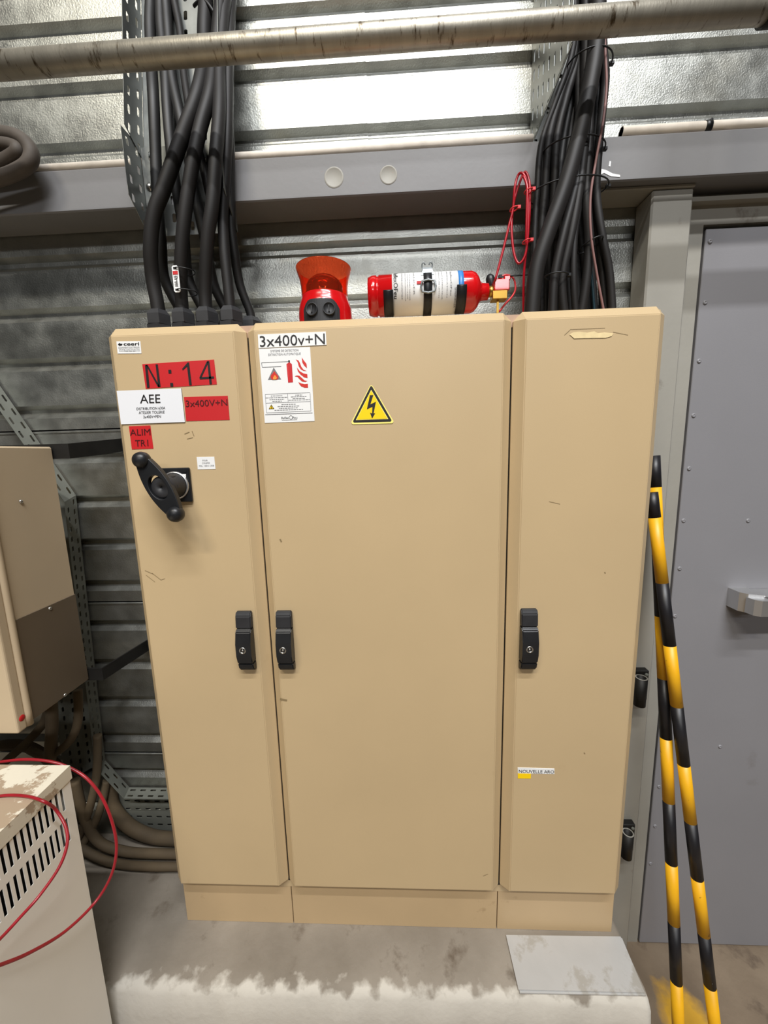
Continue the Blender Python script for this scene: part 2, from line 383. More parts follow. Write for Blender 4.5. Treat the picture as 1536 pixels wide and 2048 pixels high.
# ---------------------------------------------------------------- the cabinet
cab = thing('electrical_cabinet', 'large beige three-door electrical cabinet on a concrete pad against the metal wall', 'cabinet', (0, .14, 0))
def P(o, parent):  # parent at offset empty, keeping world coordinates
    o.parent = parent
    base = parent
    inv = Vector((0, 0, 0))
    while base: inv += base.location; base = base.parent
    o.location = -inv if False else o.location
    return o
cab.location = (0, 0, 0)
C_ = .021
MB().box((-.599, .03, .125), (.599, .268, 1.603), bev=.002).build('body', M['beige'], cab)
for x0, x1 in ((-.597, -.2875), (-.2855, .2850), (.2870, .598)):
    MB().box((x0, .031, 0), (x1, .055, .127), bev=.0008).build('plinth_panel', M['beige_plinth'], cab)
MB().box((-.592, .055, 0), (.592, .262, .125)).build('plinth_frame', M['gap'], cab)
for x in (-.2865, .2865):
    MB().box((x - .005, .0285, .15), (x + .005, .032, 1.592)).build('gap_shade_strip', M['gap'], cab)  # dark strip behind each door gap, standing in for the shade there
    MB().box((x - .03, .0265, 1.578), (x + .03, .0305, 1.6035), bev=.0006).build('corner_plate', M['pink'], cab)
def cab_door(x0, x1):
    z0, z1 = .147, 1.606; mb = MB()
    f = [(x0 + C_, 0, z0 + C_), (x1 - C_, 0, z0 + C_), (x1 - C_, 0, z1 - C_), (x0 + C_, 0, z1 - C_)]
    g = [(x0, .021, z0 + .004), (x1, .021, z0 + .004), (x1, .021, z1), (x0, .021, z1)]
    # corners of the chamfer are cut like the pressed doors in the photograph
    g = [(x0, .021, z0 + .016), (x0 + .015, .021, z0 + .001), (x1 - .015, .021, z0 + .001), (x1, .021, z0 + .016), (x1, .021, z1 - .018), (x1 - .018, .021, z1), (x0 + .018, .021, z1), (x0, .021, z1 - .018)]
    F = [mb.bm.verts.new(v) for v in f]; G = [mb.bm.verts.new(v) for v in g]; H = [mb.bm.verts.new((v[0], .0265, v[2])) for v in g]
    nf = mb.bm.faces.new
    nf(F); nf((F[0], F[1], G[2], G[1])); nf((F[1], G[3], G[2])); nf((F[1], F[2], G[4], G[3])); nf((F[2], G[5], G[4])); nf((F[2], F[3], G[6], G[5])); nf((F[3], G[7], G[6])); nf((F[3], F[0], G[0], G[7])); nf((F[0], G[1], G[0]))
    for i in range(8): nf((G[i], G[(i + 1) % 8], H[(i + 1) % 8], H[i]))
    nf(H[::-1])
    bmesh.ops.bevel(mb.bm, geom=[e for e in mb.bm.edges if all(v in F for v in e.verts)], offset=.0016, segments=2, affect='EDGES')
    return mb.build('door', M['beige'], cab)
d1 = cab_door(-.600, -.2885); d2 = cab_door(-.2845, .2845); d3 = cab_door(.2885, .600)
d1['label'] = 'left door with red labels and rotary switch'; d2['label'] = 'wide middle door with warning triangle'; d3['label'] = 'right door with a scraped patch near the top'
def swing_handle(cx, parent):
    zt, zb, w = .956, .806, .0185
    prof = [(0, zt), (-.010, zt - .001), (-.0145, zt - .01), (-.017, zt - .04)]
    lo = [(0, zt - .041), (-.0165, zt - .041), (-.022, zt - .047), (-.0265, zt - .075), (-.0265, zt - .105), (-.023, zt - .126)]
    ft = [(0, zt - .127), (-.0225, zt - .127), (-.018, zt - .142), (-.009, zb), (0, zb)]
    for nm, pr in (('handle_top', prof + [(0, zt - .04)]), ('handle_grip', lo + [(0, zt - .126)]), ('handle_foot', ft)):
        m = MB(); poly = [(cx - w, y, z) for y, z in pr]; m.prism(poly, (2 * w, 0, 0))
        bmesh.ops.bevel(m.bm, geom=m.bm.edges[:], offset=.0022, segments=2, affect='EDGES')
        m.build(nm, M['black'] if nm != 'handle_top' else M['blackm'], parent)
    z = zt - .09
    MB().lathe((cx - .002, -.026, z), (0, -1, 0), [(0, .0085), (.0018, .008), (.0016, .0055), (-.001, .005), (-.001, .0025), (.0012, .0022), (.0012, 0)], 18).build('lock_insert', M['steel'], parent)
swing_handle(-.3365, d1); swing_handle(-.2400, d2); swing_handle(.3325, d3)
# rotary switch
def rotary(parent):
    pc = Vector((-.4675, 0, 1.259))
    m = MB().box((-.500, -.008, 1.2205), (-.4335, 0, 1.2985), bev=.002)
    m.box((-.470, -.0092, 1.288), (-.438, -.008, 1.292)); m.build('switch_plate', M['black'], parent)
    dd = Decal(-.0094); dd.y = -.0094
    MB().prism([(-.462, -.0085, 1.262), (-.442, -.0085, 1.262), (-.440, -.0085, 1.284), (-.470, -.0085, 1.284)], (0, -.0012, 0)).build('position_label', M['paper'], parent)
    MB().lathe((pc.x, -.0085, pc.z), (0, -1, 0), [(0, .0315), (.003, .0315), (.004, .029), (.004, .0285)], 32).build('dial_ring', M['chrome'], parent)
    m = MB().lathe((pc.x, -.008, pc.z), (0, -1, 0), [(0, .028), (.012, .027), (.03, .024), (.050, .0245), (.0535, .020), (.0535, .004), (.048, .0035), (.048, 0)], 28)
    for a in range(0, 360, 60):
        q = math.radians(a); m.box((pc.x + .022 * math.cos(q) - .003, -.04, pc.z + .022 * math.sin(q) - .003), (pc.x + .022 * math.cos(q) + .003, -.012, pc.z + .022 * math.sin(q) + .003))
    m.build('switch_hub', M['blackm'], parent)
    A = at(284, 920, -.062); B = at(352, 1028, -.062); ax = (B - A); L = ax.length / 2; ax.normalize(); c = (A + B) / 2
    n = Vector((ax.z, 0, -ax.x)); m = MB(); K = 48
    def W(t): t = abs(t); return .0265 - .0125 * t * t if t < .8 else .0185 - .004 * (t - .8) / .2
    def hole(i):
        a = 2 * math.pi * i / K; return (math.cos(a) * .027, math.sin(a) * .0185)
    outer = []; inner = []
    for i in range(K):
        a = 2 * math.pi * i / K; t = math.cos(a); s_ = math.sin(a)
        outer.append((t * L, (1 if s_ >= 0 else -1) * W(t) * min(1, abs(s_) * 2.4 + .15))); inner.append(hole(i))
    loops = []
    for ring, y in ((outer, -.053), (outer, -.067), (inner, -.067), (inner, -.053)):
        loops.append([m.bm.verts.new(c + ax * p[0] + n * p[1] + Vector((0, y - c.y, 0))) for p in ring])
    for k in range(4):
        a, b = loops[k], loops[(k + 1) % 4]
        for i in range(K): m.bm.faces.new((a[i], a[(i + 1) % K], b[(i + 1) % K], b[i]))
    o = m.build('handle_bar', M['black'], parent)
    bv = o.modifiers.new('b', 'BEVEL'); bv.width = .0018; bv.segments = 2; bv.limit_method = 'ANGLE'
    for q in (A, B):
        MB().lathe((q.x, -.046, q.z), (0, -1, 0), [(0, 0), (.002, .012), (.01, .0165), (.018, .0175), (.026, .0155), (.031, .010), (.033, .004), (.0335, 0)], 28).build('handle_knob', M['black'], parent)
rotary(d1)
Y0 = -.0008
# --- stickers on the left door
s3 = lambda x, y: xf(x, y, 5.908, 220, 670)
D = Decal(Y0); D.slab(s3(75, 75), s3(357, 72), s3(371, 218), s3(90, 220), 'paper')
D.text('ceeri', s3(162, 125), s3(345, 122), 5, 'ink', thick=.015)
D.poly([s3(95, 112), s3(118, 92), s3(124, 104), s3(150, 104), s3(140, 122), s3(112, 128)], 'ink', 2)
D.text('EQUIPEMENTS ELECTRIQUES', s3(102, 160), s3(350, 154), 3.4, 'grey_ink'); D.text('ZONE DES PORTES', s3(108, 180), s3(352, 176), 2.2, 'grey_ink')
D.line(s3(108, 192), s3(358, 188), .6, 'grey_ink'); D.text('TEL 00 00', s3(172, 196), s3(300, 194), 1.6, 'ink')
D.build('maker_label', d1, 'small white maker label in the top left corner')
D = Decal(Y0); D.slab(s3(380, 345), s3(1228, 290), s3(1262, 583), s3(422, 635), 'redlabel')
D.poly([s3(920, 325), s3(935, 325), s3(968, 592), s3(938, 595), s3(912, 372), s3(860, 418), s3(854, 400)], 'ink', 2)
for q in (((415, 356), (442, 353), (470, 620), (440, 624)), ((540, 349), (566, 347), (600, 611), (571, 614)), ((426, 354), (446, 353), (592, 612), (568, 614)),
          ((1150, 310), (1174, 309), (1206, 580), (1178, 583)), ((1058, 500), (1228, 489), (1230, 513), (1062, 524)), ((1146, 312), (1166, 318), (1080, 505), (1058, 503))):
    D.poly([s3(*p) for p in q], 'ink', 2)
for (x, y) in ((690, 412), (712, 567)): D.poly([s3(x, y), s3(x + 34, y - 1), s3(x + 38, y + 42), s3(x + 4, y + 44)], 'ink', 2)
D.build('number_label', d1, 'large red label reading N:14')
D = Decal(-.0022); D.slab(s3(78, 660), s3(840, 630), s3(885, 1028), s3(130, 1055), 'plaque', t=.0022, kside='grey_ink')
D.text('AEE', s3(358, 808), s3(598, 802), 17.5, 'ink', lean=-1)
D.text('DISTRIBUTION 630A', s3(316, 888), s3(654, 876), 5.2, 'ink', thick=.0); D.text('ATELIER TOLERIE', s3(342, 934), s3(646, 926), 5.6, 'ink', thick=.0)
D.text('3x400V+PEN', s3(396, 984), s3(602, 976), 5.4, 'ink', thick=.0)
D.build('name_plaque', d1, 'white plaque reading AEE')
D = Decal(Y0); D.slab(s3(872, 733), s3(1390, 718), s3(1413, 1002), s3(900, 1018), 'redlabel')
D.text('3x400V+N', s3(900, 850), s3(1390, 834), 13.0, 'darkred', thick=.0, lean=-1)
D.build('voltage_label', d1, 'red label reading 3x400V+N')
D = Decal(Y0); D.slab(s3(222, 1078), s3(475, 1068), s3(512, 1342), s3(258, 1352), 'redlabel')
D.text('ALIM', s3(240, 1190), s3(480, 1182), 13, 'darkred', thick=.0, lean=-1); D.text('TR1', s3(302, 1318), s3(455, 1312), 13, 'darkred', thick=.0, lean=-1)
D.build('feed_label', d1, 'small red label reading ALIM TR1')
s4 = lambda x, y: xf(x, y, 7.68, 250, 890)
D = Decal(Y0); D.slab(s4(1100, 185), s4(1370, 180), s4(1390, 368), s4(1118, 375), 'paper')
D.text('POUR', s4(1190, 248), s4(1270, 246), 3, 'grey_ink'); D.text('COUPER', s4(1185, 290), s4(1305, 286), 3, 'grey_ink'); D.text('TEL: 1254-1258', s4(1135, 332), s4(1368, 326), 3, 'grey_ink')
D.build('phone_label', d1, 'small white label right of the switch')
# --- middle door
s1 = lambda x, y: xf(x, y, 9.6, 500, 650)
D = Decal(Y0 - .0006); D.slab(s1(150, 183), s1(1455, 125), s1(1470, 380), s1(163, 445), 'paper', t=.0014)
D.text('3x400v+N', s1(195, 418), s1(1440, 366), 21.5, 'ink', lean=-1.2)
D.build('voltage_label', d2, 'white label reading 3x400v+N')
D = Decal(Y0); D.slab(s1(168, 458), s1(1152, 418), s1(1240, 1845), s1(285, 1882), 'paper')
D.text('SYSTEME DE DETECTION', s1(395, 522), s1(930, 500), 4.2, 'grey_ink'); D.text('EXTINCTION AUTOMATIQUE', s1(355, 592), s1(975, 568), 4.4, 'grey_ink')
for a, b in (((222, 725), (735, 702)), ((222, 725), (236, 812)), ((236, 812), (600, 797))): D.line(s1(*a), s1(*b), 1.0, 'grey_ink')
D.poly([s1(455, 815), s1(600, 1045), s1(345, 1055)], 'grey_ink', 1)
D.poly([s1(470, 885), s1(500, 930), s1(545, 985), s1(545, 1025), s1(520, 1050), s1(425, 1053), s1(395, 1005), s1(405, 965), s1(440, 925)], 'redart', 2)
D.poly([s1(480, 960), s1(520, 1010), s1(505, 1048), s1(450, 1050), s1(445, 1010)], 'orange', 3)
D.poly([s1(700, 750), s1(740, 722), s1(765, 720), s1(805, 750), s1(827, 1100), s1(732, 1106)], 'redlabel', 1)
D.poly([s1(732, 680), s1(765, 676), s1(768, 720), s1(740, 722)], 'ink', 1)
D.poly([s1(715, 770), s1(735, 765), s1(758, 1095), s1(742, 1098)], 'redtie', 2)
for q in (((995, 622), (1040, 690), (1085, 745), (1095, 830), (1040, 780), (1005, 720)),
          ((878, 662), (930, 680), (960, 730), (985, 800), (1030, 860), (1088, 884), (1030, 882), (975, 850), (935, 790), (915, 710)),
          ((900, 815), (960, 890), (1030, 930), (1100, 945), (1106, 1020), (1040, 1005), (970, 950), (920, 890)),
          ((858, 985), (900, 968), (950, 975), (1000, 1020), (1050, 1065), (1105, 1075), (1060, 1095), (1000, 1085), (950, 1040), (910, 995)),
          ((928, 1095), (980, 1120), (1050, 1135), (1112, 1128), (1116, 1205), (1050, 1205), (985, 1180), (950, 1140))):
    D.poly([s1(*p) for p in q], 'redart', 1)
for a, b in (((292, 1332), (1152, 1298)), ((292, 1332), (320, 1688)), ((1152, 1298), (1172, 1650)), ((320, 1688), (1172, 1650)), ((305, 1500), (1163, 1468)), ((722, 1318), (732, 1478))): D.line(s1(*a), s1(*b), .7, 'grey_ink')
D.line(s1(292, 1722), s1(1200, 1688), 1.2, 'grey_ink')
for (x0, x1, y) in ((400, 620, 1360), (300, 720, 1398), (375, 655, 1430), (430, 610, 1462), (870, 1005, 1343), (785, 1090, 1378), (820, 1060, 1412), (740, 1145, 1442), (605, 875, 1525), (530, 945, 1564), (555, 920, 1598), (470, 1020, 1635)):
    x = x0; yy = y
    while x < x1:
        w = min(random.uniform(18, 60), x1 - x); yy = y - (x - x0) * .036
        D.line(s1(x, yy + 3), s1(x + w, yy + 3 - w * .036), 1.1, 'grey_ink', 1); x += w + 9
D.poly([s1(408, 1525), s1(468, 1612), s1(360, 1616)], 'ink', 1); D.poly([s1(409, 1545), s1(450, 1603), s1(376, 1606)], 'yellow', 2); D.line(s1(409, 1558), s1(413, 1598), 1.2, 'ink', 3)
D.text('Reflex', s1(605, 1808), s1(745, 1800), 4.6, 'ink'); D.text('Feu', s1(822, 1800), s1(908, 1796), 4.4, 'ink')
for k in range(14):
    a, b = 2 * math.pi * k / 14, 2 * math.pi * (k + 1) / 14
    D.line(s1(786 + 34 * math.cos(a), 1775 + 34 * math.sin(a)), s1(786 + 34 * math.cos(b), 1775 + 34 * math.sin(b)), .7, 'ink')
D.line(s1(610, 1830), s1(905, 1818), .6, 'grey_ink')
D.build('instruction_sticker', d2, 'white sticker about fire detection and extinguishing')
s5 = lambda x, y: xf(x, y, 10.97, 680, 750)
def rtri(D, pts, r, k, lvl):
    pts = [Vector(p) for p in pts]; out = []
    for i in range(3):
        p, a, b = pts[i], pts[i - 1], pts[(i + 1) % 3]
        da, db = (a - p).normalized(), (b - p).normalized()
        for t in (0, .25, .5, .75, 1): out.append(((p + da * r) * (1 - t) + (p + db * r) * t) * (1 - .5 * 4 * t * (1 - t) * .5) + p * (.5 * 4 * t * (1 - t) * .5))
    D.poly(out, k, lvl)
D = Decal(Y0)
rtri(D, (s5(683, 185), s5(1205, 1060), s5(222, 1085)), 6, 'paleyellow', 1); rtri(D, (s5(684, 215), s5(1150, 1022), s5(270, 1045)), 4, 'ink', 2)
D.poly([s5(685, 325), s5(1062, 968), s5(348, 990)], 'paleyellow', 3); D.poly([s5(686, 345), s5(1040, 958), s5(368, 978)], 'yellow', 4)
D.poly([s5(658, 444), s5(732, 444), s5(668, 645), s5(790, 588), s5(738, 845), s5(774, 838), s5(706, 955), s5(658, 825), s5(705, 845), s5(712, 700), s5(590, 755)], 'ink', 5)
D.build('warning_triangle', d2, 'yellow high-voltage warning triangle')
# --- right door
s8 = lambda x, y: xf(x, y, 2.6, 1000, 1260)
D = Decal(Y0); D.slab(s8(92, 716), s8(283, 721), s8(283, 749), s8(93, 745), 'paper'); D.text('NOUVELLE ARO', s8(98, 741), s8(281, 745), 6.2, 'ink')
D.build('name_label', d3, 'white strip label reading NOUVELLE ARO')
D = Decal(Y0); D.slab(s8(93, 747), s8(161, 748), s8(160, 773), s8(93, 772), 'yellow'); D.build('colour_label', d3, 'small yellow label under the white strip')
s7 = lambda x, y: xf(x, y, 2.866, 1000, 620)
D = Decal(Y0); D.poly([s7(*p) for p in ((398, 140), (420, 128), (455, 124), (500, 130), (540, 122), (560, 133), (600, 128), (650, 134), (640, 150), (605, 160), (540, 161), (480, 162), (425, 164), (410, 150))], 'cream', 1)
D.build('scraped_patch', d3, 'scraped patch of bare cream filler')
M['scratch'] = mat('brown_scuff', rgb(138, 118, 84), .6)
def scuff(segs, parent, nm='scuff_mark'):
    for a, b, w in segs: D = Decal(-.0002); D.line(a, b, w, 'scratch', 1); D.build(nm, parent)
scuff([((290, 1141), (306, 1148), 1.2), ((304, 1146), (322, 1160), 1.0), ((322, 1160), (330, 1157), .8), ((292, 1150), (310, 1164), .8)], d1)
scuff([((369, 868), (379, 864), 1.6), ((374, 878), (386, 875), 1.2), ((384, 862), (388, 872), 1.4)], d1)
scuff([((560, 1398), (574, 1401), 4), ((560, 1078), (563, 1084), 3), ((966, 1752), (976, 1748), 1)], d2)
scuff([((1129, 670), (1140, 660), 1.0), ((1140, 659), (1210, 656), .8), ((1226, 664), (1256, 670), .8), ((1098, 1003), (1120, 1008), .8), ((1209, 1144), (1211, 1147), 2), ((1168, 1505), (1170, 1508), 2)], d3)
# ---------------------------------------------------------------- cable glands and cables on the left of the cabinet
CT = 1.603
def gland(x, y, label, z=CT):
    t = thing('cable_gland', label, 'cable gland', (x, y, z), 'cable glands on the cabinet top')
    MB().cyl((0, 0, 0), (0, 0, .040), .029, n=6, rot=.1).build('lock_nut', M['blackm'], t)
    m = MB().cyl((0, 0, .041), (0, 0, .064), .0285, n=6, rot=.26).cyl((0, 0, .064), (0, 0, .076), .0285, .0195, n=6, rot=.26)
    m.build('dome_nut', M['blackm'], t)
GX = (-.545, -.484, -.4245, -.3645)
for i, w in enumerate(('leftmost black cable gland in the front row', 'second black cable gland from the left in the front row', 'third black cable gland from the left in the front row', 'rightmost black cable gland in the front row')):
    gland(GX[i], .13, w)
for i, w in enumerate(('leftmost black cable gland in the rear row', 'second black cable gland from the left in the rear row', 'third black cable gland from the left in the rear row', 'rightmost black cable gland in the rear row')):
    gland(GX[i] + .022, .205, w)
def cable(name, pts, r, m, label, group, cat='cable', n=12, sub=7):
    if pts[-1].z > 2.25: pts = list(pts) + [pts[-1] + Vector((0, .0, .35))]
    mb = MB(); mb.tube(pts, r, n, sub=sub); o = mb.build(name, m)
    return tag(o, label, cat, group)
def bp(path, ys):   # path in picture points with a depth profile (linear over the path)
    out = []
    for i, p in enumerate(path):
        t = i / (len(path) - 1) * (len(ys) - 1); k = min(int(t), len(ys) - 2); y = ys[k] * (1 - (t - k)) + ys[k + 1] * (t - k)
        out.append(at(p[0], p[1], y))
    return out
G1 = 'thick cables rising from the left door'
fr = [
 ([(306, 560), (301, 500), (308, 430), (330, 370), (362, 280), (393, 195), (407, 130), (409, 60), (409, -60)], (.125, .10, .10, .12, .17, .2), .0160, GX[0], 'thick black cable from the leftmost front gland, crossing to the right'),
 ([(362, 575), (363, 500), (371, 420), (385, 330), (401, 255), (419, 190), (427, 130), (437, 50), (441, -60)], (.125, .10, .10, .125, .17, .2), .0150, GX[1], 'thick black cable with the white tag'),
 ([(411, 570), (415, 480), (425, 405), (432, 310), (439, 220), (440, 130), (446, 40), (450, -60)], (.125, .10, .10, .13, .18, .21), .0150, GX[2], 'thick black cable from the third front gland'),
 ([(456, 570), (449, 500), (446, 430), (451, 350), (455, 260), (457, 130), (460, 40), (462, -60)], (.13, .13, .135, .14, .2, .23), .0125, GX[3], 'thick black cable from the rightmost front gland'),
]
for path, ys, r, gx, lb in fr:
    cable('power_cable', [Vector((gx, .13, 1.66)), Vector((gx, .13, 1.69))] + bp(path, ys), r, M['cable'], lb, G1)
rr = [
 ([(330, 560), (322, 480), (315, 400), (311, 300), (307, 200), (303, 130), (300, 50), (298, -60)], (.18, .15, .145, .15, .2, .23), .0125, 0, 'black cable running straight up along the left side of the tray'),
 ([(378, 560), (368, 470), (355, 390), (343, 310), (335, 220), (330, 130), (322, 50), (316, -60)], (.19, .16, .15, .16, .205, .235), .012, 1, 'black cable from the second rear gland, slanting left'),
 ([(428, 570), (412, 490), (395, 410), (380, 330), (362, 240), (343, 150), (336, 60), (326, -60)], (.19, .16, .15, .155, .205, .235), .012, 2, 'black cable slanting far left behind the crossing cables'),
 ([(480, 570), (470, 510), (462, 450), (461, 370), (459, 280), (450, 130), (447, 40), (430, -60)], (.19, .165, .16, .16, .21, .24), .011, 3, 'black cable from the rightmost rear gland'),
]
for path, ys, r, gi, lb in rr:
    g = GX[gi] + .022
    cable('power_cable', [Vector((g, .205, 1.66)), Vector((g, .205, 1.69))] + bp(path, ys), r, M['cable_dark'], lb, G1)
cable('power_cable', bp([(425, 420), (405, 330), (385, 250), (374, 190), (366, 130), (360, 60), (340, -60)], (.155, .15, .18, .215, .24)), .009, M['cable'], 'thinner black cable seen between the crossing cables', G1)
cable('power_cable', bp([(388, 12), (398, 3), (412, 4), (426, 22), (440, 45), (452, 60), (458, 90)], (.2, .18, .18, .19, .2)), .0035, M['cable_dark'], 'thin black cable bending over at the top of the left tray', G1, 'cable')
# white tag on second cable
def cable_tag():
    a = at(352, 530, .095); b = at(352, 585, .098)
    c = (a + b) / 2; t = thing('cable_tag', 'white cable tag with black lettering fastened to a thick black cable', 'tag', c)
    h = (a.z - b.z) / 2; w = .0075
    pts = [(w * .6, h), (w, h - .003), (w, -h + .003), (w * .6, -h), (-w * .6, -h), (-w, -h + .003), (-w, h - .003), (-w * .6, h)]
    m = MB().prism([(x, 0, z) for x, z in pts], (0, .002, 0)); m.build('plate', M['paper'], t)
    m = MB(); add_text(m, 'AAA-AEE', (.004, -.0005, -h * .6), (.004, -.0005, h * .25), (-.0045, -.0005, -h * .6), 0, .012); m.build('lettering', M['ink'], t, fixn=False)
    MB().box((-w * .8, -.0007, h * .32), (w * .8, 0, h * .58)).build('red_band', M['redlabel'], t)
    for za, zb in ((.72, .88), (-.88, -.74)): MB().box((-.004, -.0007, h * za), (.004, 0, h * zb)).build('tie_slot', M['ink'], t)
    for z in (h * .8, -h * .8):
        MB().tube([(0, -.001, z), (.012, -.0015, z + .001), (.027, .004, z), (.036, .018, z), (.027, .036, z), (.005, .04, z), (-.003, .02, z)], .0012, 6, closed=True).build('tie', M['black'], t)
cable_tag()
# ---------------------------------------------------------------- perforated trays
def perf(corners, nu, nv, su=.5, sv=.28, stagger=True, mb=None, hs=4):
    """sheet through corners A(0,0) B(1,0) C(1,1) D(0,1), slots long along u"""
    A, B, Cc, Dd = [Vector(c) for c in corners]
    mb = mb or MB()
    def F(u, v): u = min(max(u, 0), 1); return A * (1 - u) * (1 - v) + B * u * (1 - v) + Cc * u * v + Dd * (1 - u) * v
    for j in range(nv):
        sh = .5 / nu if (stagger and j % 2) else 0
        for i in range(-1 if sh else 0, nu):
            u0, u1 = i / nu + sh, (i + 1) / nu + sh; v0, v1 = j / nv, (j + 1) / nv
            if u0 < -1e-6 or u1 > 1 + 1e-6:
                a, b = max(u0, 0), min(u1, 1)
                mb.face([F(a, v0), F(b, v0), F(b, v1), F(a, v1)]); continue
            uc, vc = (u0 + u1) / 2, (v0 + v1) / 2; a, b = (u1 - u0) / 2, (v1 - v0) / 2
            o = [(-1, -1), (-.6, -1), (.6, -1), (1, -1), (1, 1), (.6, 1), (-.6, 1), (-1, 1)]
            k = .82
            h = [(-su, -sv * .4), (-su * k, -sv), (su * k, -sv), (su, -sv * .4), (su, sv * .4), (su * k, sv), (-su * k, sv), (-su, sv * .4)]
            O = [mb.bm.verts.new(F(uc + p[0] * a, vc + p[1] * b)) for p in o]; H = [mb.bm.verts.new(F(uc + p[0] * a, vc + p[1] * b)) for p in h]
            for q in range(8): mb.bm.faces.new((O[q], O[(q + 1) % 8], H[(q + 1) % 8], H[q]))
    return mb
def solid(o, t=.0012, off=0): md = o.modifiers.new('solid', 'SOLIDIFY'); md.thickness = t; md.offset = off; return o
tl = thing('cable_tray', 'galvanised perforated cable tray above the left door, carrying thick cables', 'cable tray', (0, 0, 0))
xl, xr = -.575, -.352
ub, ut = (.190, 2.083), (.279, 2.60)     # back line (y,z) bottom / top of the sloping part
fl = .066
solid(perf([(xl, ub[0], ub[1] - .03), (xl, ut[0], ut[1]), (xr, ut[0], ut[1]), (xr, ub[0], ub[1] - .03)], 12, 5, .5, .2).build('tray_base', M['tray'], tl))
m = perf([(xl, ub[0] - .004, ub[1] - .04), (xl, ut[0] - .004, ut[1]), (xl, ut[0] - fl - .004, ut[1]), (xl, ub[0] - fl - .004, ub[1] - .04)], 13, 2, .5, .24)
bmesh.ops.bisect_plane(m.bm, geom=m.bm.verts[:] + m.bm.edges[:] + m.bm.faces[:], plane_co=(xl, .186, 2.045), plane_no=(0, .6, 1), clear_inner=True)
solid(m.build('left_flange', M['tray'], tl))
m = perf([(xr, ub[0] - .004, ub[1] - .04), (xr, ut[0] - .004, ut[1]), (xr, ut[0] - fl - .004, ut[1]), (xr, ub[0] - fl - .004, ub[1] - .04)], 13, 2, .5, .24)
bmesh.ops.bisect_plane(m.bm, geom=m.bm.verts[:] + m.bm.edges[:] + m.bm.faces[:], plane_co=(xr, .186, 2.045), plane_no=(0, .6, 1), clear_inner=True)
solid(m.build('right_flange', M['tray'], tl))
yb = .181
solid(perf([(xl, yb, 1.872), (xl, yb, 2.07), (xr, yb, 2.07), (xr, yb, 1.872)], 5, 5, .5, .2).build('lower_base', M['tray'], tl))
for x, nm in ((xl - .0015, 'lower_left_flange'), (xr + .0015, 'lower_right_flange')):
    m = perf([(x, yb, 1.872), (x, yb, 2.07), (x, yb - .066, 2.07), (x, yb - .066, 1.872)], 5, 2, .45, .28, False)
    bmesh.ops.bisect_plane(m.bm, geom=m.bm.verts[:] + m.bm.edges[:] + m.bm.faces[:], plane_co=(x, yb - .06, 1.925), plane_no=(0, .75, 1) if 0 else (0, 1, 1.05), clear_inner=True)
    bmesh.ops.bisect_plane(m.bm, geom=m.bm.verts[:] + m.bm.edges[:] + m.bm.faces[:], plane_co=(x, yb - .066, 2.055), plane_no=(0, .55, 1) if 0 else (0, -.0, 1), clear_outer=False)
    solid(m.build(nm, M['tray'], tl))
c = at(299, 373, .178)
MB().lathe((c.x, .18, c.z), (0, -1, 0), [(0, .0095), (.0015, .0095), (.0016, .006), (.005, .0058), (.007, .003), (.007, 0)], 16).build('bolt', M['steel'], tl)
# right tray (end on, cut on a slant)
tr = thing('cable_tray', 'galvanised perforated cable tray at the top, left of the right-hand cable bundle', 'cable tray')
m = perf([(.392, .278, 2.0), (.392, .278, 2.75), (.392, .035, 2.75), (.392, .035, 2.0)], 18, 7, .6, .24)
e0, e1 = atx(1066, 281, .392), atx(1142, 88, .392)
bmesh.ops.bisect_plane(m.bm, geom=m.bm.verts[:] + m.bm.edges[:] + m.bm.faces[:], plane_co=e0, plane_no=(0, e1.z - e0.z, e0.y - e1.y), clear_inner=True)
solid(m.build('side_flange', M['tray'], tr)).data.update()
pass
MB().prism([e0, e0 + Vector((0, -.006, -.004)), e1 + Vector((0, -.006, -.004)), e1], (.0015, 0, 0)).build('cut_edge', M['tray'], tr)
solid(perf([(.392, .277, 2.08), (.392, .277, 2.75), (.56, .277, 2.75), (.56, .277, 2.08)], 24, 6, .55, .25).build('tray_base', M['tray'], tr))
# lower left tray on the wall
tw = thing('cable_tray', 'dusty perforated cable tray bending down the wall left of the cabinet', 'cable tray')
V1 = [Vector((-.952, .2735, 1.215)), Vector((-.990, .2735, .300)), Vector((-.988, .229, .312)), Vector((-.951, .229, 1.20))]
solid(perf(V1, 30, 2, .55, .3).build('upright_flange', M['tray_dusty'], tw))
q0, q1 = at(3, 770, .2735), at(0, 815, .229)
solid(perf([Vector((-1.30, .2735, q0.z + .30)), V1[0], V1[3], Vector((-1.30, .229, q0.z + .28))], 16, 2, .5, .3).build('upper_flange', M['tray_dusty'], tw))
H0, H1 = Vector((-.918, .2735, .195)), Vector((-.905, .229, .196))
solid(perf([V1[1], H0, H1, V1[2]], 3, 2, .5, .3).build('corner_flange', M['tray_dusty'], tw))
solid(perf([H0, (-.45, .2735, .195), (-.45, .229, .196), H1], 13, 2, .55, .3, False).build('level_flange', M['tray_dusty'], tw))
solid(perf([(-.985, .2725, .19), (-.45, .2725, .19), (-.45, .2725, .002), (-.985, .2725, .002)], 15, 6, .55, .22, False).build('level_base', M['tray_dusty'], tw))
solid(perf([(-1.16, .2715, 1.22), (-1.16, .2715, .2), (-.995, .2715, .3), (-.953, .2715, 1.22)], 30, 5, .5, .25).build('upright_base', M['tray_dusty'], tw))
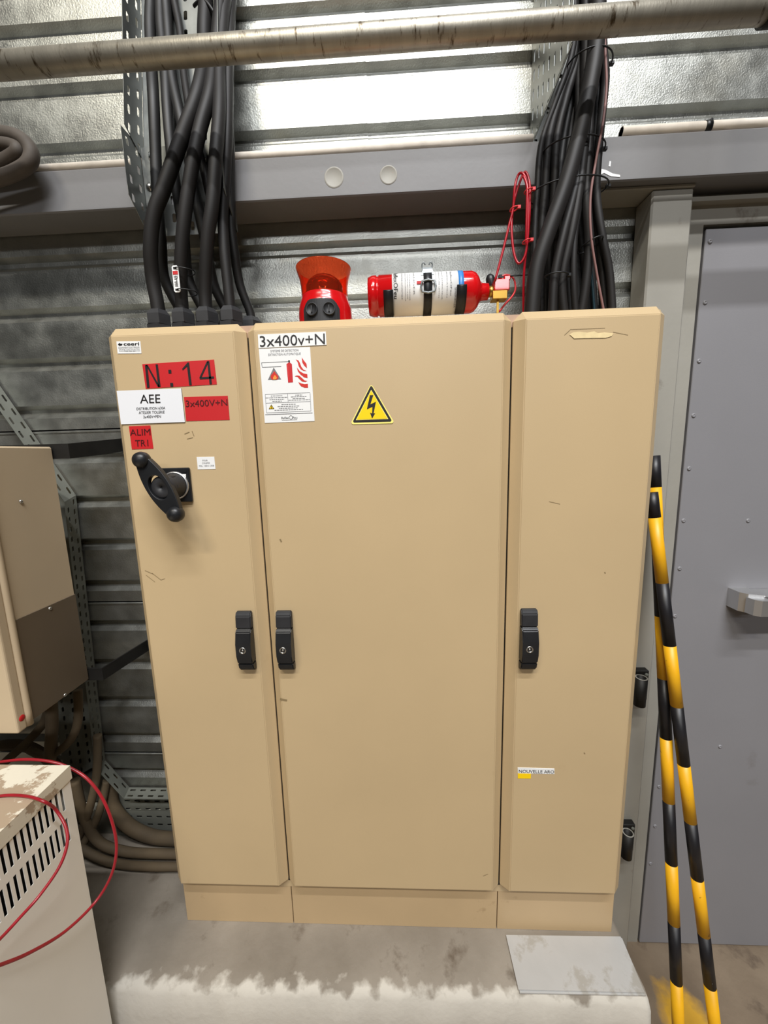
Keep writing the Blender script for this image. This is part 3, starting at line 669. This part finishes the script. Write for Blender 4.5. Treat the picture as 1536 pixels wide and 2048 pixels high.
# dusty cables low on the left
G2 = 'dusty cables in the lower left tray'
low = [
 ([(195, 1470), (194, 1540), (186, 1590), (168, 1650), (140, 1710)], (.24, .22, .2, .17), .0125, 'dusty cable curving down in front of the upright tray'),
 ([(214, 1560), (200, 1620), (178, 1668), (150, 1712), (120, 1760)], (.24, .21, .18, .15), .0125, 'dusty cable curving down nearest the tray corner'),
 ([(222, 1560), (225, 1610), (256, 1650), (300, 1672), (350, 1678), (430, 1680)], (.262, .25, .245, .245), .0215, 'thickest dusty cable bending along the horizontal tray'),
 ([(150, 1560), (170, 1640), (200, 1685), (250, 1703), (300, 1707), (352, 1708), (430, 1710)], (.2, .19, .19, .19), .0145, 'dusty cable running level under the thickest one'),
 ([(120, 1600), (150, 1680), (190, 1712), (240, 1728), (300, 1733), (355, 1733), (430, 1735)], (.185, .17, .155, .155), .0125, 'lowest dusty cable lying on the concrete pad'),
 ([(102, 1395), (104, 1450), (101, 1500), (96, 1560)], (.15, .13, .13, .15), .0155, 'dusty cable dropping straight down from the wall box'),
 ([(156, 1380), (156, 1440), (144, 1475), (120, 1500), (90, 1512), (60, 1500)], (.15, .13, .13, .15, .17), .0115, 'dusty cable hooked under the wall box corner'),
 ([(-30, 1560), (20, 1515), (60, 1478), (90, 1440), (100, 1390)], (.16, .18, .19, .2), .0125, 'dusty cable slanting below the wall box at the photo edge'),
 ([(-30, 1500), (10, 1490), (60, 1495), (110, 1530), (150, 1580), (165, 1640)], (.235, .23, .23, .225), .0165, 'dusty cable sagging behind the white machine'),
]
for path, ys, r, lb in low: cable('supply_cable', bp(path, ys), r, M['cable_dusty'], lb, G2)
# ---------------------------------------------------------------- right bundle of cables
G3 = 'cables of the right-hand bundle'
def rb(path, ys, r, m, lb): cable('supply_cable', bp(path, ys), r, M[m], lb, G3)
rb([(1062, 640), (1072, 544), (1095, 469), (1129, 375), (1157, 275), (1178, 180), (1192, 94), (1196, 0), (1200, -50)], (.07, .07, .08, .1, .1), .0165, 'cable', 'thickest black cable slanting from lower left to upper right across the bundle')
rb([(1104, 640), (1109, 555), (1127, 469), (1146, 394), (1158, 340), (1166, 230), (1172, 100), (1172, -50)], (.09, .085, .1, .12, .12), .0095, 'cable', 'black cable just right of the thickest slanting cable')
rb([(1130, 640), (1124, 560), (1142, 469), (1157, 385), (1168, 300), (1176, 200), (1182, 95), (1184, -50)], (.1, .09, .1, .125, .13), .0095, 'cable', 'black cable in the tied group of three')
rb([(1152, 640), (1147, 555), (1149, 470), (1160, 385), (1157, 250), (1156, 95), (1150, -50)], (.11, .1, .12, .14, .15), .0075, 'cable', 'thin black cable in the middle of the bundle')
rb([(1160, 640), (1172, 565), (1178, 488), (1173, 390), (1176, 300), (1180, 200), (1188, 95), (1190, -50)], (.11, .10, .115, .145, .15), .010, 'cable', 'black cable crossing right of the middle above the cabinet')
rb([(1226, 640), (1219, 544), (1204, 469), (1193, 385), (1198, 290), (1207, 200), (1211, 150), (1206, 82), (1204, -50)], (.12, .11, .12, .13, .13), .0085, 'cable', 'black cable bowing out at the right edge of the bundle')
rb([(1213, 640), (1206, 560), (1196, 469), (1188, 385), (1190, 290), (1196, 200), (1200, 100), (1198, -50)], (.14, .13, .135, .15, .15), .0075, 'cable_dark', 'black cable just inside the outermost right one')
rb([(1211, 640), (1194, 550), (1182, 469), (1181, 394), (1192, 320), (1206, 244), (1213, 170), (1210, 90), (1208, -50)], (.09, .085, .09, .1, .1), .0026, 'pinkwire', 'thin dusty pink wire running down the right side of the bundle')
rb([(1190, 640), (1184, 560), (1176, 480), (1182, 390), (1186, 290), (1190, 95), (1190, -50)], (.155, .15, .15, .17), .003, 'bluewire', 'thin dark blue wire low inside the bundle')
rb([(1068, 600), (1069, 470), (1074, 385), (1082, 290), (1112, 200), (1146, 95), (1150, -50)], (.13, .13, .13, .13, .13), .0065, 'cable', 'leftmost thin black cable of the bundle')
rb([(1083, 640), (1083, 470), (1089, 385), (1097, 280), (1122, 190), (1152, 95), (1155, -50)], (.14, .14, .13, .14, .145), .0085, 'cable', 'second black cable from the left of the bundle')
rb([(1098, 640), (1100, 470), (1108, 385), (1113, 280), (1134, 190), (1160, 95), (1160, -50)], (.15, .14, .13, .14, .16), .0085, 'cable', 'third black cable from the left of the bundle')
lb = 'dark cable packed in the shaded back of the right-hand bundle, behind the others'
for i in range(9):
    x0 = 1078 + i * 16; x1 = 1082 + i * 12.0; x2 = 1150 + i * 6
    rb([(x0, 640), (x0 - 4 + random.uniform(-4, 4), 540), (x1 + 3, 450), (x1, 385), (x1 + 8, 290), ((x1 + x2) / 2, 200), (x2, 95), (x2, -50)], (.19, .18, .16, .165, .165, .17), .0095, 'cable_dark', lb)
for px0, px1, y, dep, dz in ((1064, 1206, 381, .07, -5),):
    pass
def tie(cpx, cpy, wpx, y0, y1, lb, head=1, r=.0016, slope=0):
    """loop of black cable tie round part of the bundle"""
    c = at(cpx, cpy, (y0 + y1) / 2); w = wpx * ((y0 + y1) / 2 - CAM.y) / FPX
    t = thing('cable_tie', lb, 'cable tie', c, 'cable ties on the right-hand bundle')
    pts = [(math.cos(a) * w / 2, math.sin(a) * (y1 - y0) / 2, slope * math.cos(a) * w / 2) for a in [2 * math.pi * i / 14 for i in range(14)]]
    MB().tube(pts, r, 6, closed=True, sub=3).build('strap', M['black'], t)
    hx = head * w / 2
    MB().box((hx - .004, -.006, slope * hx - .0035), (hx + .006, .002, slope * hx + .0035), bev=.001).build('tie_head', M['black'], t)
tie(1136, 383, 134, .082, .185, 'long black cable tie round the whole bundle just below the beam', slope=.06)
tie(1146, 303, 104, .085, .18, 'black cable tie round the bundle over the grey beam')
tie(1177, 132, 72, .085, .17, 'uppermost black cable tie, below the pipe')
tie(1113, 552, 40, .07, .11, 'short black cable tie holding three cables above the cabinet')
tie(1180, 490, 36, .08, .15, 'small black cable tie on the right side with a loose tail', slope=.3)
# ---------------------------------------------------------------- conduit on the beam
def conduit(name, x0, x1, z, lb, y=.215, tape=None):
    t = thing(name, lb, 'conduit', (x0, y, z))
    MB().cyl((0, 0, 0), (x1 - x0, 0, 0), .0105, n=18).build('tube', M['conduit'], t)
    if tape: MB().cyl((-.0, 0, 0), (x1 - x0, 0, 0), .0122, n=18).build('sleeve', M['conduit'], t)
    if tape:
        MB().cyl((tape - x0, 0, -.0), (tape - x0 + .014, 0, 0), .0136, n=16).cyl((tape - x0 + .008, -.004, .008), (tape - x0 + .016, -.002, .015), .004, n=8).build('tape_wrap', M['tape'], t)
    return t
conduit('conduit', -.868, .372, 2.0465, 'dusty white conduit lying on the beam left of the right-hand bundle', y=.197)
conduit('conduit', .577, 2.3, 2.0485, 'dusty white conduit with black tape on the beam at right', y=.196, tape=at(1406, 250, .197).x)
# coiled thick cable top left
co = [(-60, 262), (0, 266), (40, 276), (62, 300), (58, 326), (30, 345), (-10, 360), (-60, 380)]
co2 = [(-60, 288), (-5, 288), (28, 293), (36, 303), (20, 316), (-10, 330), (-60, 345)]
t = thing('cable_coil', 'dusty thick dark cable doubled into a loop at the left edge over the beam', 'cable', at(20, 320, .13))
o_ = t.location.copy()
MB().tube([p - o_ for p in bp(co, (.16, .13, .14))], .0155, 14).build('outer_loop', M['cable_brown'], t)
MB().tube([p - o_ for p in bp(co2, (.15, .13, .15))], .0145, 14).build('inner_loop', M['cable_brown'], t)
MB().tube([p - o_ for p in bp([(-60, 275), (10, 272), (46, 285), (52, 310), (30, 332), (-60, 366)], (.18, .165, .17))], .0145, 14).build('rear_loop', M['cable_brown'], t)
# big pipe in front
pz0 = at(0, 124, 0); pz1 = at(1536, 26, 0)
pp = thing('steel_pipe', 'long weathered galvanised steel pipe running across the top of the view', 'pipe', (0, 0, 0))
zc = (pz0.z + pz1.z) / 2
MB().cyl((-2.4, 0, zc), (2.4, 0, zc), .0212, n=48).build('tube', M['pipe'], pp)
sx = at(1532, 30, 0).x
MB().cyl((sx, 0, zc), (sx + .03, 0, zc), .025, n=40).box((sx, -.012, zc + .02), (sx + .03, .012, zc + .3)).build('hanger_clamp', M['darksteel'], pp)
# ---------------------------------------------------------------- beacon
bx = -.1245
bc = thing('warning_beacon', 'red alarm beacon with translucent flared lens standing on the cabinet', 'beacon', (bx, .095, CT))
MB().lathe((0, 0, 0), (0, 0, 1), [(0, .0), (0, .058), (.012, .058), (.012, 0)], 40).build('base_foot', M['blackm'], bc)
MB().lathe((0, 0, 0), (0, 0, 1), [(.012, .0615), (.03, .062), (.048, .0605), (.06, .0575), (.068, .054), (.074, .0535), (.076, .052), (.076, 0)], 40).build('housing', M['red'], bc)
m = MB().lathe((0, 0, 0), (0, 0, 1), [(.074, .0515), (.09, .0515), (.104, .0525), (.116, .0545), (.128, .0585), (.136, .0615), (.137, .063), (.1355, .063), (.127, .0605), (.113, .056), (.096, .0535), (.074, .053)][::1], 40)
m.build('lens', M['lens'], bc)
MB().lathe((0, 0, 0), (0, 0, 1), [(.076, .043), (.098, .0425), (.108, .038), (.117, .028), (.122, .014), (.123, 0)], 32).build('inner_dome', M['lens_in'], bc)
pl = [(-.040, .006), (-.040, .034), (-.035, .046), (-.024, .052), (.024, .052), (.035, .046), (.040, .034), (.040, .006)]
m = MB(); cols = []
for q in range(15):
    x = -.040 + .080 * q / 14; top = .052 - (.018 * max(0, (abs(x) - .022) / .018) ** 2.2)
    yy = -math.sqrt(.0638 ** 2 - x * x)
    cols.append([m.bm.verts.new((x, y, z)) for y, z in ((yy + .006, .004), (yy - .001, .004), (yy - .001, top), (yy + .006, top))])
for q in range(14):
    for w in range(4): m.bm.faces.new((cols[q][w], cols[q + 1][w], cols[q + 1][(w + 1) % 4], cols[q][(w + 1) % 4]))
m.bm.faces.new(cols[0]); m.bm.faces.new(cols[-1][::-1])
m.build('entry_panel', M['blackm'], bc)
for sx_ in (-.018, .018):
    t0 = Vector((sx_, -.0600, .030)); m = MB().lathe(t0, (sx_ * 10, -1, .05), [(0, .0135), (.006, .0135), (.0065, .012), (.0045, .0115), (.0045, 0)], 24)
    m.box((sx_ * 1.06 - .0013, -.067, .024), (sx_ * 1.06 + .0013, -.063, .037)); m.build('blanking_plug', M['blackm'], bc)
# ---------------------------------------------------------------- extinguisher lying on the cabinet
ez = 1.6875; ey = .125
ex = thing('fire_extinguisher', 'red fire extinguisher bottle lying on its side on the cabinet', 'fire extinguisher', (.10, ey, ez))
R_ = .0445
MB().lathe((0, 0, 0), (1, 0, 0), [(-.118, 0), (-.118, R_ - .012), (-.124, R_ - .009), (-.124, R_ - .004), (-.114, R_ - .001), (-.105, R_ - .0005), (-.104, R_ - .003), (-.100, R_ - .003), (-.099, R_), (.115, R_), (.124, R_ - .003), (.131, R_ - .01), (.136, R_ - .02), (.138, .022), (.141, .019), (.156, .018), (.157, .016), (.157, 0)], 44).build('bottle', M['red'], ex)
def wrap(x0, x1, r, k, nm, a0=-100, a1=100, th=0):   # label wrapped on the bottle, angle 0 faces the camera
    m = MB(); n = 26
    V = [[m.bm.verts.new((x, -math.cos(math.radians(a0 + (a1 - a0) * i / n)) * r, math.sin(math.radians(a0 + (a1 - a0) * i / n)) * r)) for i in range(n + 1)] for x in (x0, x1)]
    for i in range(n): f = m.bm.faces.new((V[0][i], V[1][i], V[1][i + 1], V[0][i + 1])); f.smooth = True
    o = m.build(nm, M[k], ex)
    if th: solid(o, th, 1)
    return o
wrap(-.068, .082, R_ + .0006, 'paper', 'bottle_label', th=.0003)
wrap(.082, .094, R_ + .0006, 'blue', 'blue_stripe', th=.0003)
wrap(-.088, -.066, R_ + .0012, 'black', 'holder_pad', -85, -5, .003); wrap(.078, .1, R_ + .0012, 'black', 'holder_pad', -85, 0, .003)
wrap(.0035, .0225, R_ + .0018, 'black', 'strap', -110, 95, .002)
def wraptext(s, x0, x1, a0, a1, k, th=0):
    """text running round the bottle (reads with the head tilted), x0..x1 is cap height, a0..a1 the angle span"""
    m = MB(); add_text(m, s, (0, 0, 0), (1, 0, 0), (0, 0, 1), 0, th)
    for v in m.bm.verts:
        a = math.radians(a0 + (a1 - a0) * v.co.x); x = x0 + (x1 - x0) * v.co.z; r = R_ + .0014
        v.co = Vector((x, -math.cos(a) * r, math.sin(a) * r))
    return m
m = wraptext('ReflexOFeu', -.064, -.055, 62, -28, 'ink', .01); m.build('brand_lettering', M['ink'], ex, fixn=False)
for x, a0, a1, h, tx in ((-.047, 55, -30, .0028, 'EXTINCTEUR AUTOMATIQUE'), (-.039, 55, -35, .002, 'MODE D EMPLOI DEGOUPILLER'), (-.034, 50, -30, .002, 'ATTAQUER LE FEU A LA BASE'), (-.029, 48, -34, .002, 'DES FLAMMES DIRIGER'), (-.02, 60, -20, .0032, 'DANGER'), (.03, 60, 0, .002, 'UTILISER A PARTIR'), (.037, 60, -30, .002, 'TEMPERATURE LIMITES'), (.044, 58, -35, .002, 'AGENT EXTINCTEUR'), (.055, 55, -30, .0022, 'VERIFICATION'), (.063, 50, -25, .004, 'ReflexOFeu'), (.073, -5, -60, .004, 'SPRINKLER')):
    wraptext(tx, x, x + h, a0, a1, 'ink').build('small_print', M['grey_ink'], ex, fixn=False)
MB().box((-.012, -R_ - .0022, .006), (.002, -R_ - .0005, .012)).build('red_mark', M['redlabel'], ex)
m = MB()
for z0, z1 in ((.022, .03), (-.012, -.004), (-.0035 + .018, .022)): pass
m.tube([(.0, -R_ - .005, .010), (.027, -R_ - .005, .010), (.027, -R_ - .005, -.012), (.0, -R_ - .005, -.012)], .0024, 6, closed=True, sub=2)
m.build('buckle', M['greyplastic'], ex)
m = MB().prism([(-.002, -.034, .030), (.028, -.034, .030), (.024, -.028, .045), (.003, -.028, .045)], (0, -.003, -.002))
m.tube([(.004, -.02, .046), (.001, -.022, .055), (.005, -.023, .06), (.009, -.022, .055)], .0016, 6); m.tube([(.022, -.02, .046), (.025, -.022, .055), (.021, -.023, .06), (.017, -.022, .055)], .0016, 6)
m.box((.002, -.024, .044), (.024, -.018, .049)); m.build('clasp', M['greyplastic'], ex)
MB().cyl((.157, 0, 0), (.172, 0, 0), .012, n=16).cyl((.172, 0, 0), (.18, 0, 0), .009, n=6).build('valve_neck', M['brass'], ex)
m = MB().box((.168, -.016, -.004), (.203, .012, .022), bev=.002).box((.19, -.016, .018), (.205, .01, .028), bev=.002)
m.build('valve_block', M['red'], ex)
MB().box((.164, -.018, -.022), (.198, .01, -.004), bev=.001).box((.176, -.008, -.05), (.181, -.004, -.02)).build('valve_body', M['brass'], ex)
MB().lathe((.17, .02, .022), (-.25, .1, 1), [(-.01, .008), (.0, .010), (.01, .011), (.018, .010), (.024, .006), (.025, 0)], 18).build('gauge_cap', M['black'], ex)
rp = [(.185, 0, .030), (.198, 0, .035), (.212, 0, .030), (.219, 0, .018), (.220, 0, 0), (.212, 0, -.014), (.198, 0, -.028), (.184, 0, -.045)]
MB().tube(rp, .0022, 8).build('carry_guard', M['redtie'], ex)
# red pull wire looping above
wp = [(990, 562), (1005, 505), (1017, 455), (1026, 418), (1029, 379), (1035, 353), (1043, 346), (1051, 358), (1056, 400), (1056, 460), (1051, 508), (1038, 527), (1028, 507), (1023, 457), (1027, 408), (1038, 369), (1050, 344), (1059, 368), (1059, 420), (1055, 480), (1049, 530), (1047, 580), (1047, 640)]
ys = [.105] * 4 + [.10, .10, .095, .09, .085, .085, .09, .095, .10, .105, .11, .11, .105, .10, .095, .095, .1, .11, .12]
wr = thing('detection_wire', 'thin red detection wire coiled in a loop beside the right-hand cable bundle', 'wire', at(1045, 420, .1)); o_ = wr.location.copy()
MB().tube([at(p[0], p[1], y) - o_ for p, y in zip(wp, ys)], .0027, 8).build('wire', M['redplastic'], wr)
MB().tube([at(p[0], p[1], y) - o_ for p, y in zip([(1047, 352), (1054, 372), (1054, 400), (1053, 450), (1052, 490)], [.09, .082, .08, .082, .088])], .0027, 8).build('wire', M['redplastic'], wr)
for px, py, y in ((1028, 418, .1), (1057, 382, .087), (1053, 483, .087)):
    c = at(px, py, y) - o_
    MB().tube([c + Vector((math.cos(a) * .0085, math.sin(a) * .010, math.cos(a) * .002)) for a in [k * math.pi / 4 for k in range(8)]], .0014, 6, closed=True, sub=2).box(c + Vector((.006, -.007, -.002)), c + Vector((.013, -.002, .004))).build('red_tie', M['redtie'], wr)
tie(1024, 556, 0.1, .105, .106, 'x') if False else None
t = thing('cable_tie', 'straight black cable tie reaching from the extinguisher valve to the right-hand bundle', 'cable tie', at(1000, 554, .12), 'cable ties on the right-hand bundle')
MB().tube([(0, 0, 0), (.04, -.002, .001), (.09, 0, .002)], .0018, 6).build('strap', M['black'], t); MB().box((-.004, -.004, -.004), (.004, .002, .004), bev=.001).build('tie_head', M['black'], t)
# ---------------------------------------------------------------- wall box at left
bxx = -.85
wb = thing('junction_box', 'beige wall-mounted electrical box with brown lower side panel at the left edge', 'electrical box')
z0, z1 = .704, 1.357
MB().box((-1.45, -.062, z0 + .002), (bxx, .108, z1), bev=.004).build('body', M['box'], wb)
c1, c2 = atx(43, 1235, bxx), atx(150, 1187, bxx); zz = (c1.z + c2.z) / 2
MB().box((bxx - .002, -.060, z0 + .006), (bxx + .0018, .106, zz), bev=.0006).build('side_cover', M['box_brown'], wb)
MB().tube([(bxx - .002, -.068, z0 - .001), (bxx - .002, -.068, z0 + .3), (bxx - .002, -.068, z1 - .002)], .0085, 14).build('corner_roll', M['box'], wb)
MB().box((-1.46, -.098, z0 - .004), (bxx + .001, -.074, z1 + .001), bev=.005, seg=3).build('door', M['box'], wb)
for px, py in ((42, 1003), (100, 1217), (130, 1390)):
    c = atx(px, py, bxx + .0015)
    MB().lathe(c, (1, 0, 0), [(0, .0045), (.002, .004), (.003, .002), (.003, 0)], 12).build('screw', M['steel'], wb)
c = at(46, 1437, -.086); MB().lathe((bxx + .001, -.084, c.z), (1, 0, 0), [(0, .0075), (.0006, .007), (.0006, 0)], 16).build('red_mark', M['redlabel'], wb)
def strap(z, dz, h, lb, z2):
    t = thing('mounting_strap', lb, 'bracket', (0, 0, 0), 'black straps holding the wall box')
    m = MB(); xs = -.808
    pts = [(-1.3, .109), (xs, .109), (-.782, .268), (-.74, .276), (-.74, .279), (-.786, .274), (xs + .0, .119) if 0 else (xs - .004, .114), (-1.3, .114)]
    A = [m.bm.verts.new((x, y, z + (dz * (x - xs) / .03 if x > xs else 0))) for x, y in pts]; B = [m.bm.verts.new((x, y, z + h + (dz * (x - xs) / .03 if x > xs else 0))) for x, y in pts]
    m.bm.faces.new(A[::-1]); m.bm.faces.new(B)
    for i in range(8): m.bm.faces.new((A[i], A[(i + 1) % 8], B[(i + 1) % 8], B[i]))
    m.build('bar', M['darksteel'], t)
    MB().lathe((-.762, .272, z + h / 2 + dz), (0, -1, 0), [(0, .008), (.003, .0075), (.005, 0)], 10).build('bolt', M['darksteel'], t)
strap(1.326, .02, .038, 'upper black steel strap behind the wall box', 0); strap(.704, .003, .036, 'lower black steel strap behind the wall box', 0)
# ---------------------------------------------------------------- white machine in the corner
mc = thing('ventilated_machine', 'cream metal machine cabinet with vent slots and peeling lid, lower left corner', 'machine')
mx, my, mz = -.70, -.142, .640
N_ = 22; pitch = .0126; sl0 = -.162
rowz = ((.571, .628), (.495, .551))
m = MB(); ys_ = [my]; 
for i in range(N_): ys_ += [sl0 - i * pitch, sl0 - i * pitch - .0062]
ye = -1.0; ys_.append(ye)
zs_ = [FZ, rowz[1][0], rowz[1][1], rowz[0][0], rowz[0][1], mz]
g = [[m.bm.verts.new((mx, y, z)) for z in zs_] for y in ys_]
for i in range(len(ys_) - 1):
    for k in range(5):
        if i % 2 == 1 and k in (1, 3) and i < len(ys_) - 2: continue
        m.bm.faces.new((g[i][k], g[i + 1][k], g[i + 1][k + 1], g[i][k + 1]))
m.face([(mx, my, FZ), (-1.5, my, FZ), (-1.5, my, mz), (mx, my, mz)])
solid(m.build('side_panel', M['white'], mc), .0015, 0)
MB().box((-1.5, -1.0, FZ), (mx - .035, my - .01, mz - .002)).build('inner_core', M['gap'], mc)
MB().box((mx - .02, my - .018, .50), (mx - .012, my - .004, .63)).build('inner_post', M['white'], mc)
m = MB().prism([(-1.5, my + .004, mz - .014), (mx + .003, my + .004, mz - .014), (mx + .003, my + .004, mz + .018), (-1.5, my + .004, mz + .018)], (0, ye - my, 0))
m.build('lid', M['white_top'], mc)
# red hose
hz = mz + .018
hz_ = hz + .004
hp1 = [atz(-120, 1640, hz_), atz(-60, 1608, hz_), atz(0, 1592, hz_), atz(50, 1592, hz_), atz(88, 1603, hz_)]
hp1 += [at(112, 1620, -.215), at(132, 1655, -.225), at(134, 1690, -.24), at(118, 1735, -.262), at(80, 1790, -.29), at(40, 1835, -.32), at(0, 1878, -.35), at(-60, 1935, -.40)]
hp1 = [Vector((max(p.x, mx + .008), p.y, p.z)) if i > 4 else p for i, p in enumerate(hp1)]
hs = thing('red_hose', 'thin dark red hose lying in two wide loops over the cream machine', 'hose')
MB().tube(hp1, .0028, 10).build('inner_loop', M['hose'], hs)
hp2 = [at(-60, 1532, -.11), at(0, 1524, -.12), at(50, 1519, -.125), at(100, 1523, -.125), at(140, 1536, -.122), at(175, 1558, -.125), at(205, 1597, -.13), at(226, 1650, -.14), at(233, 1700, -.15), at(222, 1752, -.165), atx(190, 1805, -.64), atx(130, 1863, -.655), atx(60, 1905, -.665), atx(0, 1930, -.67), atx(-60, 1950, -.675)]
MB().tube(hp2, .0031, 10).build('outer_loop', M['hose'], hs)
# ---------------------------------------------------------------- striped poles
def pole(A, B, r, bounds, first, lb):
    """A top, B bottom; bounds: fractions (0..1) of colour changes"""
    A, B = Vector(A), Vector(B); t = thing('striped_pole', lb, 'pole', B, 'striped poles leaning beside the cabinet')
    d = A - B; cuts = [0] + bounds + [1]; cur = first
    for i in range(len(cuts) - 1):
        p0, p1 = d * (1 - cuts[i]), d * (1 - cuts[i + 1]); n = p1 - p0; p0b = p0
        MB().cyl(p0b, p1, r, n=22).build('yellow_band' if cur == 'y' else 'black_band', M['polyellow' if cur == 'y' else 'polblack'], t)
        cur = 'b' if cur == 'y' else 'y'
def frac(A, B, ypx):
    lo, hi = 0, 1
    for _ in range(40):
        mid = (lo + hi) / 2; p = A.lerp(B, mid) - CAM; sy = 1024 - FPX * p.dot(UP) / p.dot(FW)
        if sy < ypx: lo = mid
        else: hi = mid
    return lo
PA, PB = at(1308, 912, .19), atz(1360, 2135, FZ)
pole(PA, PB, .0142, [frac(PA, PB, y) for y in (975, 1110, 1232, 1356, 1475, 1602, 1725, 1845, 1962)][:1] + [frac(PA, PB, y) for y in (1110, 1232, 1356, 1475, 1602, 1725, 1845, 1962)], 'b', 'black and yellow striped pole standing left and steeper beside the cabinet')
QA, QB = at(1303, 985, .135), atz(1441, 2150, FZ)
QB = QB + Vector((0, -.04, 0))
QB = atz(1441, 2150, FZ)
pole(QA, QB, .0142, [frac(QA, QB, y) for y in (1035, 1165, 1290, 1411, 1528, 1642, 1755, 1867, 1970)], 'b', 'black and yellow striped pole leaning further right in front of the door')
# pipe sockets on the column
for px, py, lb in ((1283, 1355, 'upper short black pipe socket bolted to the door post'), (1256, 1665, 'lower short black pipe socket bolted to the door post')):
    c = at(px, py, .175); t = thing('pipe_socket', lb, 'pipe socket', (c.x, .175, c.z), 'pipe sockets on the door post')
    m = MB(); m.lathe((0, 0, -.085), (0, 0, 1), [(0, .010), (0, .0155), (.085, .0155), (.085, .0125), (0, .0125)], 24); m.build('sleeve', M['darksteel'], t)
    MB().lathe((0, 0, 0), (0, 0, 1), [(0, .0125), (.0008, .0125), (.0008, .0158), (0, .0158)], 24).build('worn_rim', M['frame'], t)
    MB().box((-.018, .014, -.082), (.030, .034, .012), bev=.002).build('mounting_plate', M['darksteel'], t)
    for z in (.0, -.07): MB().lathe((.022, .014, z), (0, -1, 0), [(0, .0055), (.004, .005), (.005, 0)], 6).build('bolt', M['tray_dusty'], t)
# loose sheets on the pad
for k, (lb, pts) in enumerate((('lower of two scuffed zinc sheets lying on the pad corner', ((1014, 1872), (1244, 1876), (1292, 1991), (1040, 1986))), ('upper of two scuffed zinc sheets lying on the pad corner', ((1012, 1870), (1241, 1873), (1289, 1985), (1037, 1979))))):
    z = .0005 + k * .0035; q = [atz(x, y, z + .002) for x, y in pts]
    q = [Vector((min(p.x, .622), min(p.y, .028), z)) for p in q]
    c = sum(q, Vector()) / 4
    o = MB().prism([p - c for p in q], (0, 0, .0022)).build('metal_sheet', M['sheet']); o.location = c
    tag(o, lb, 'metal sheet', 'zinc sheets on the pad')
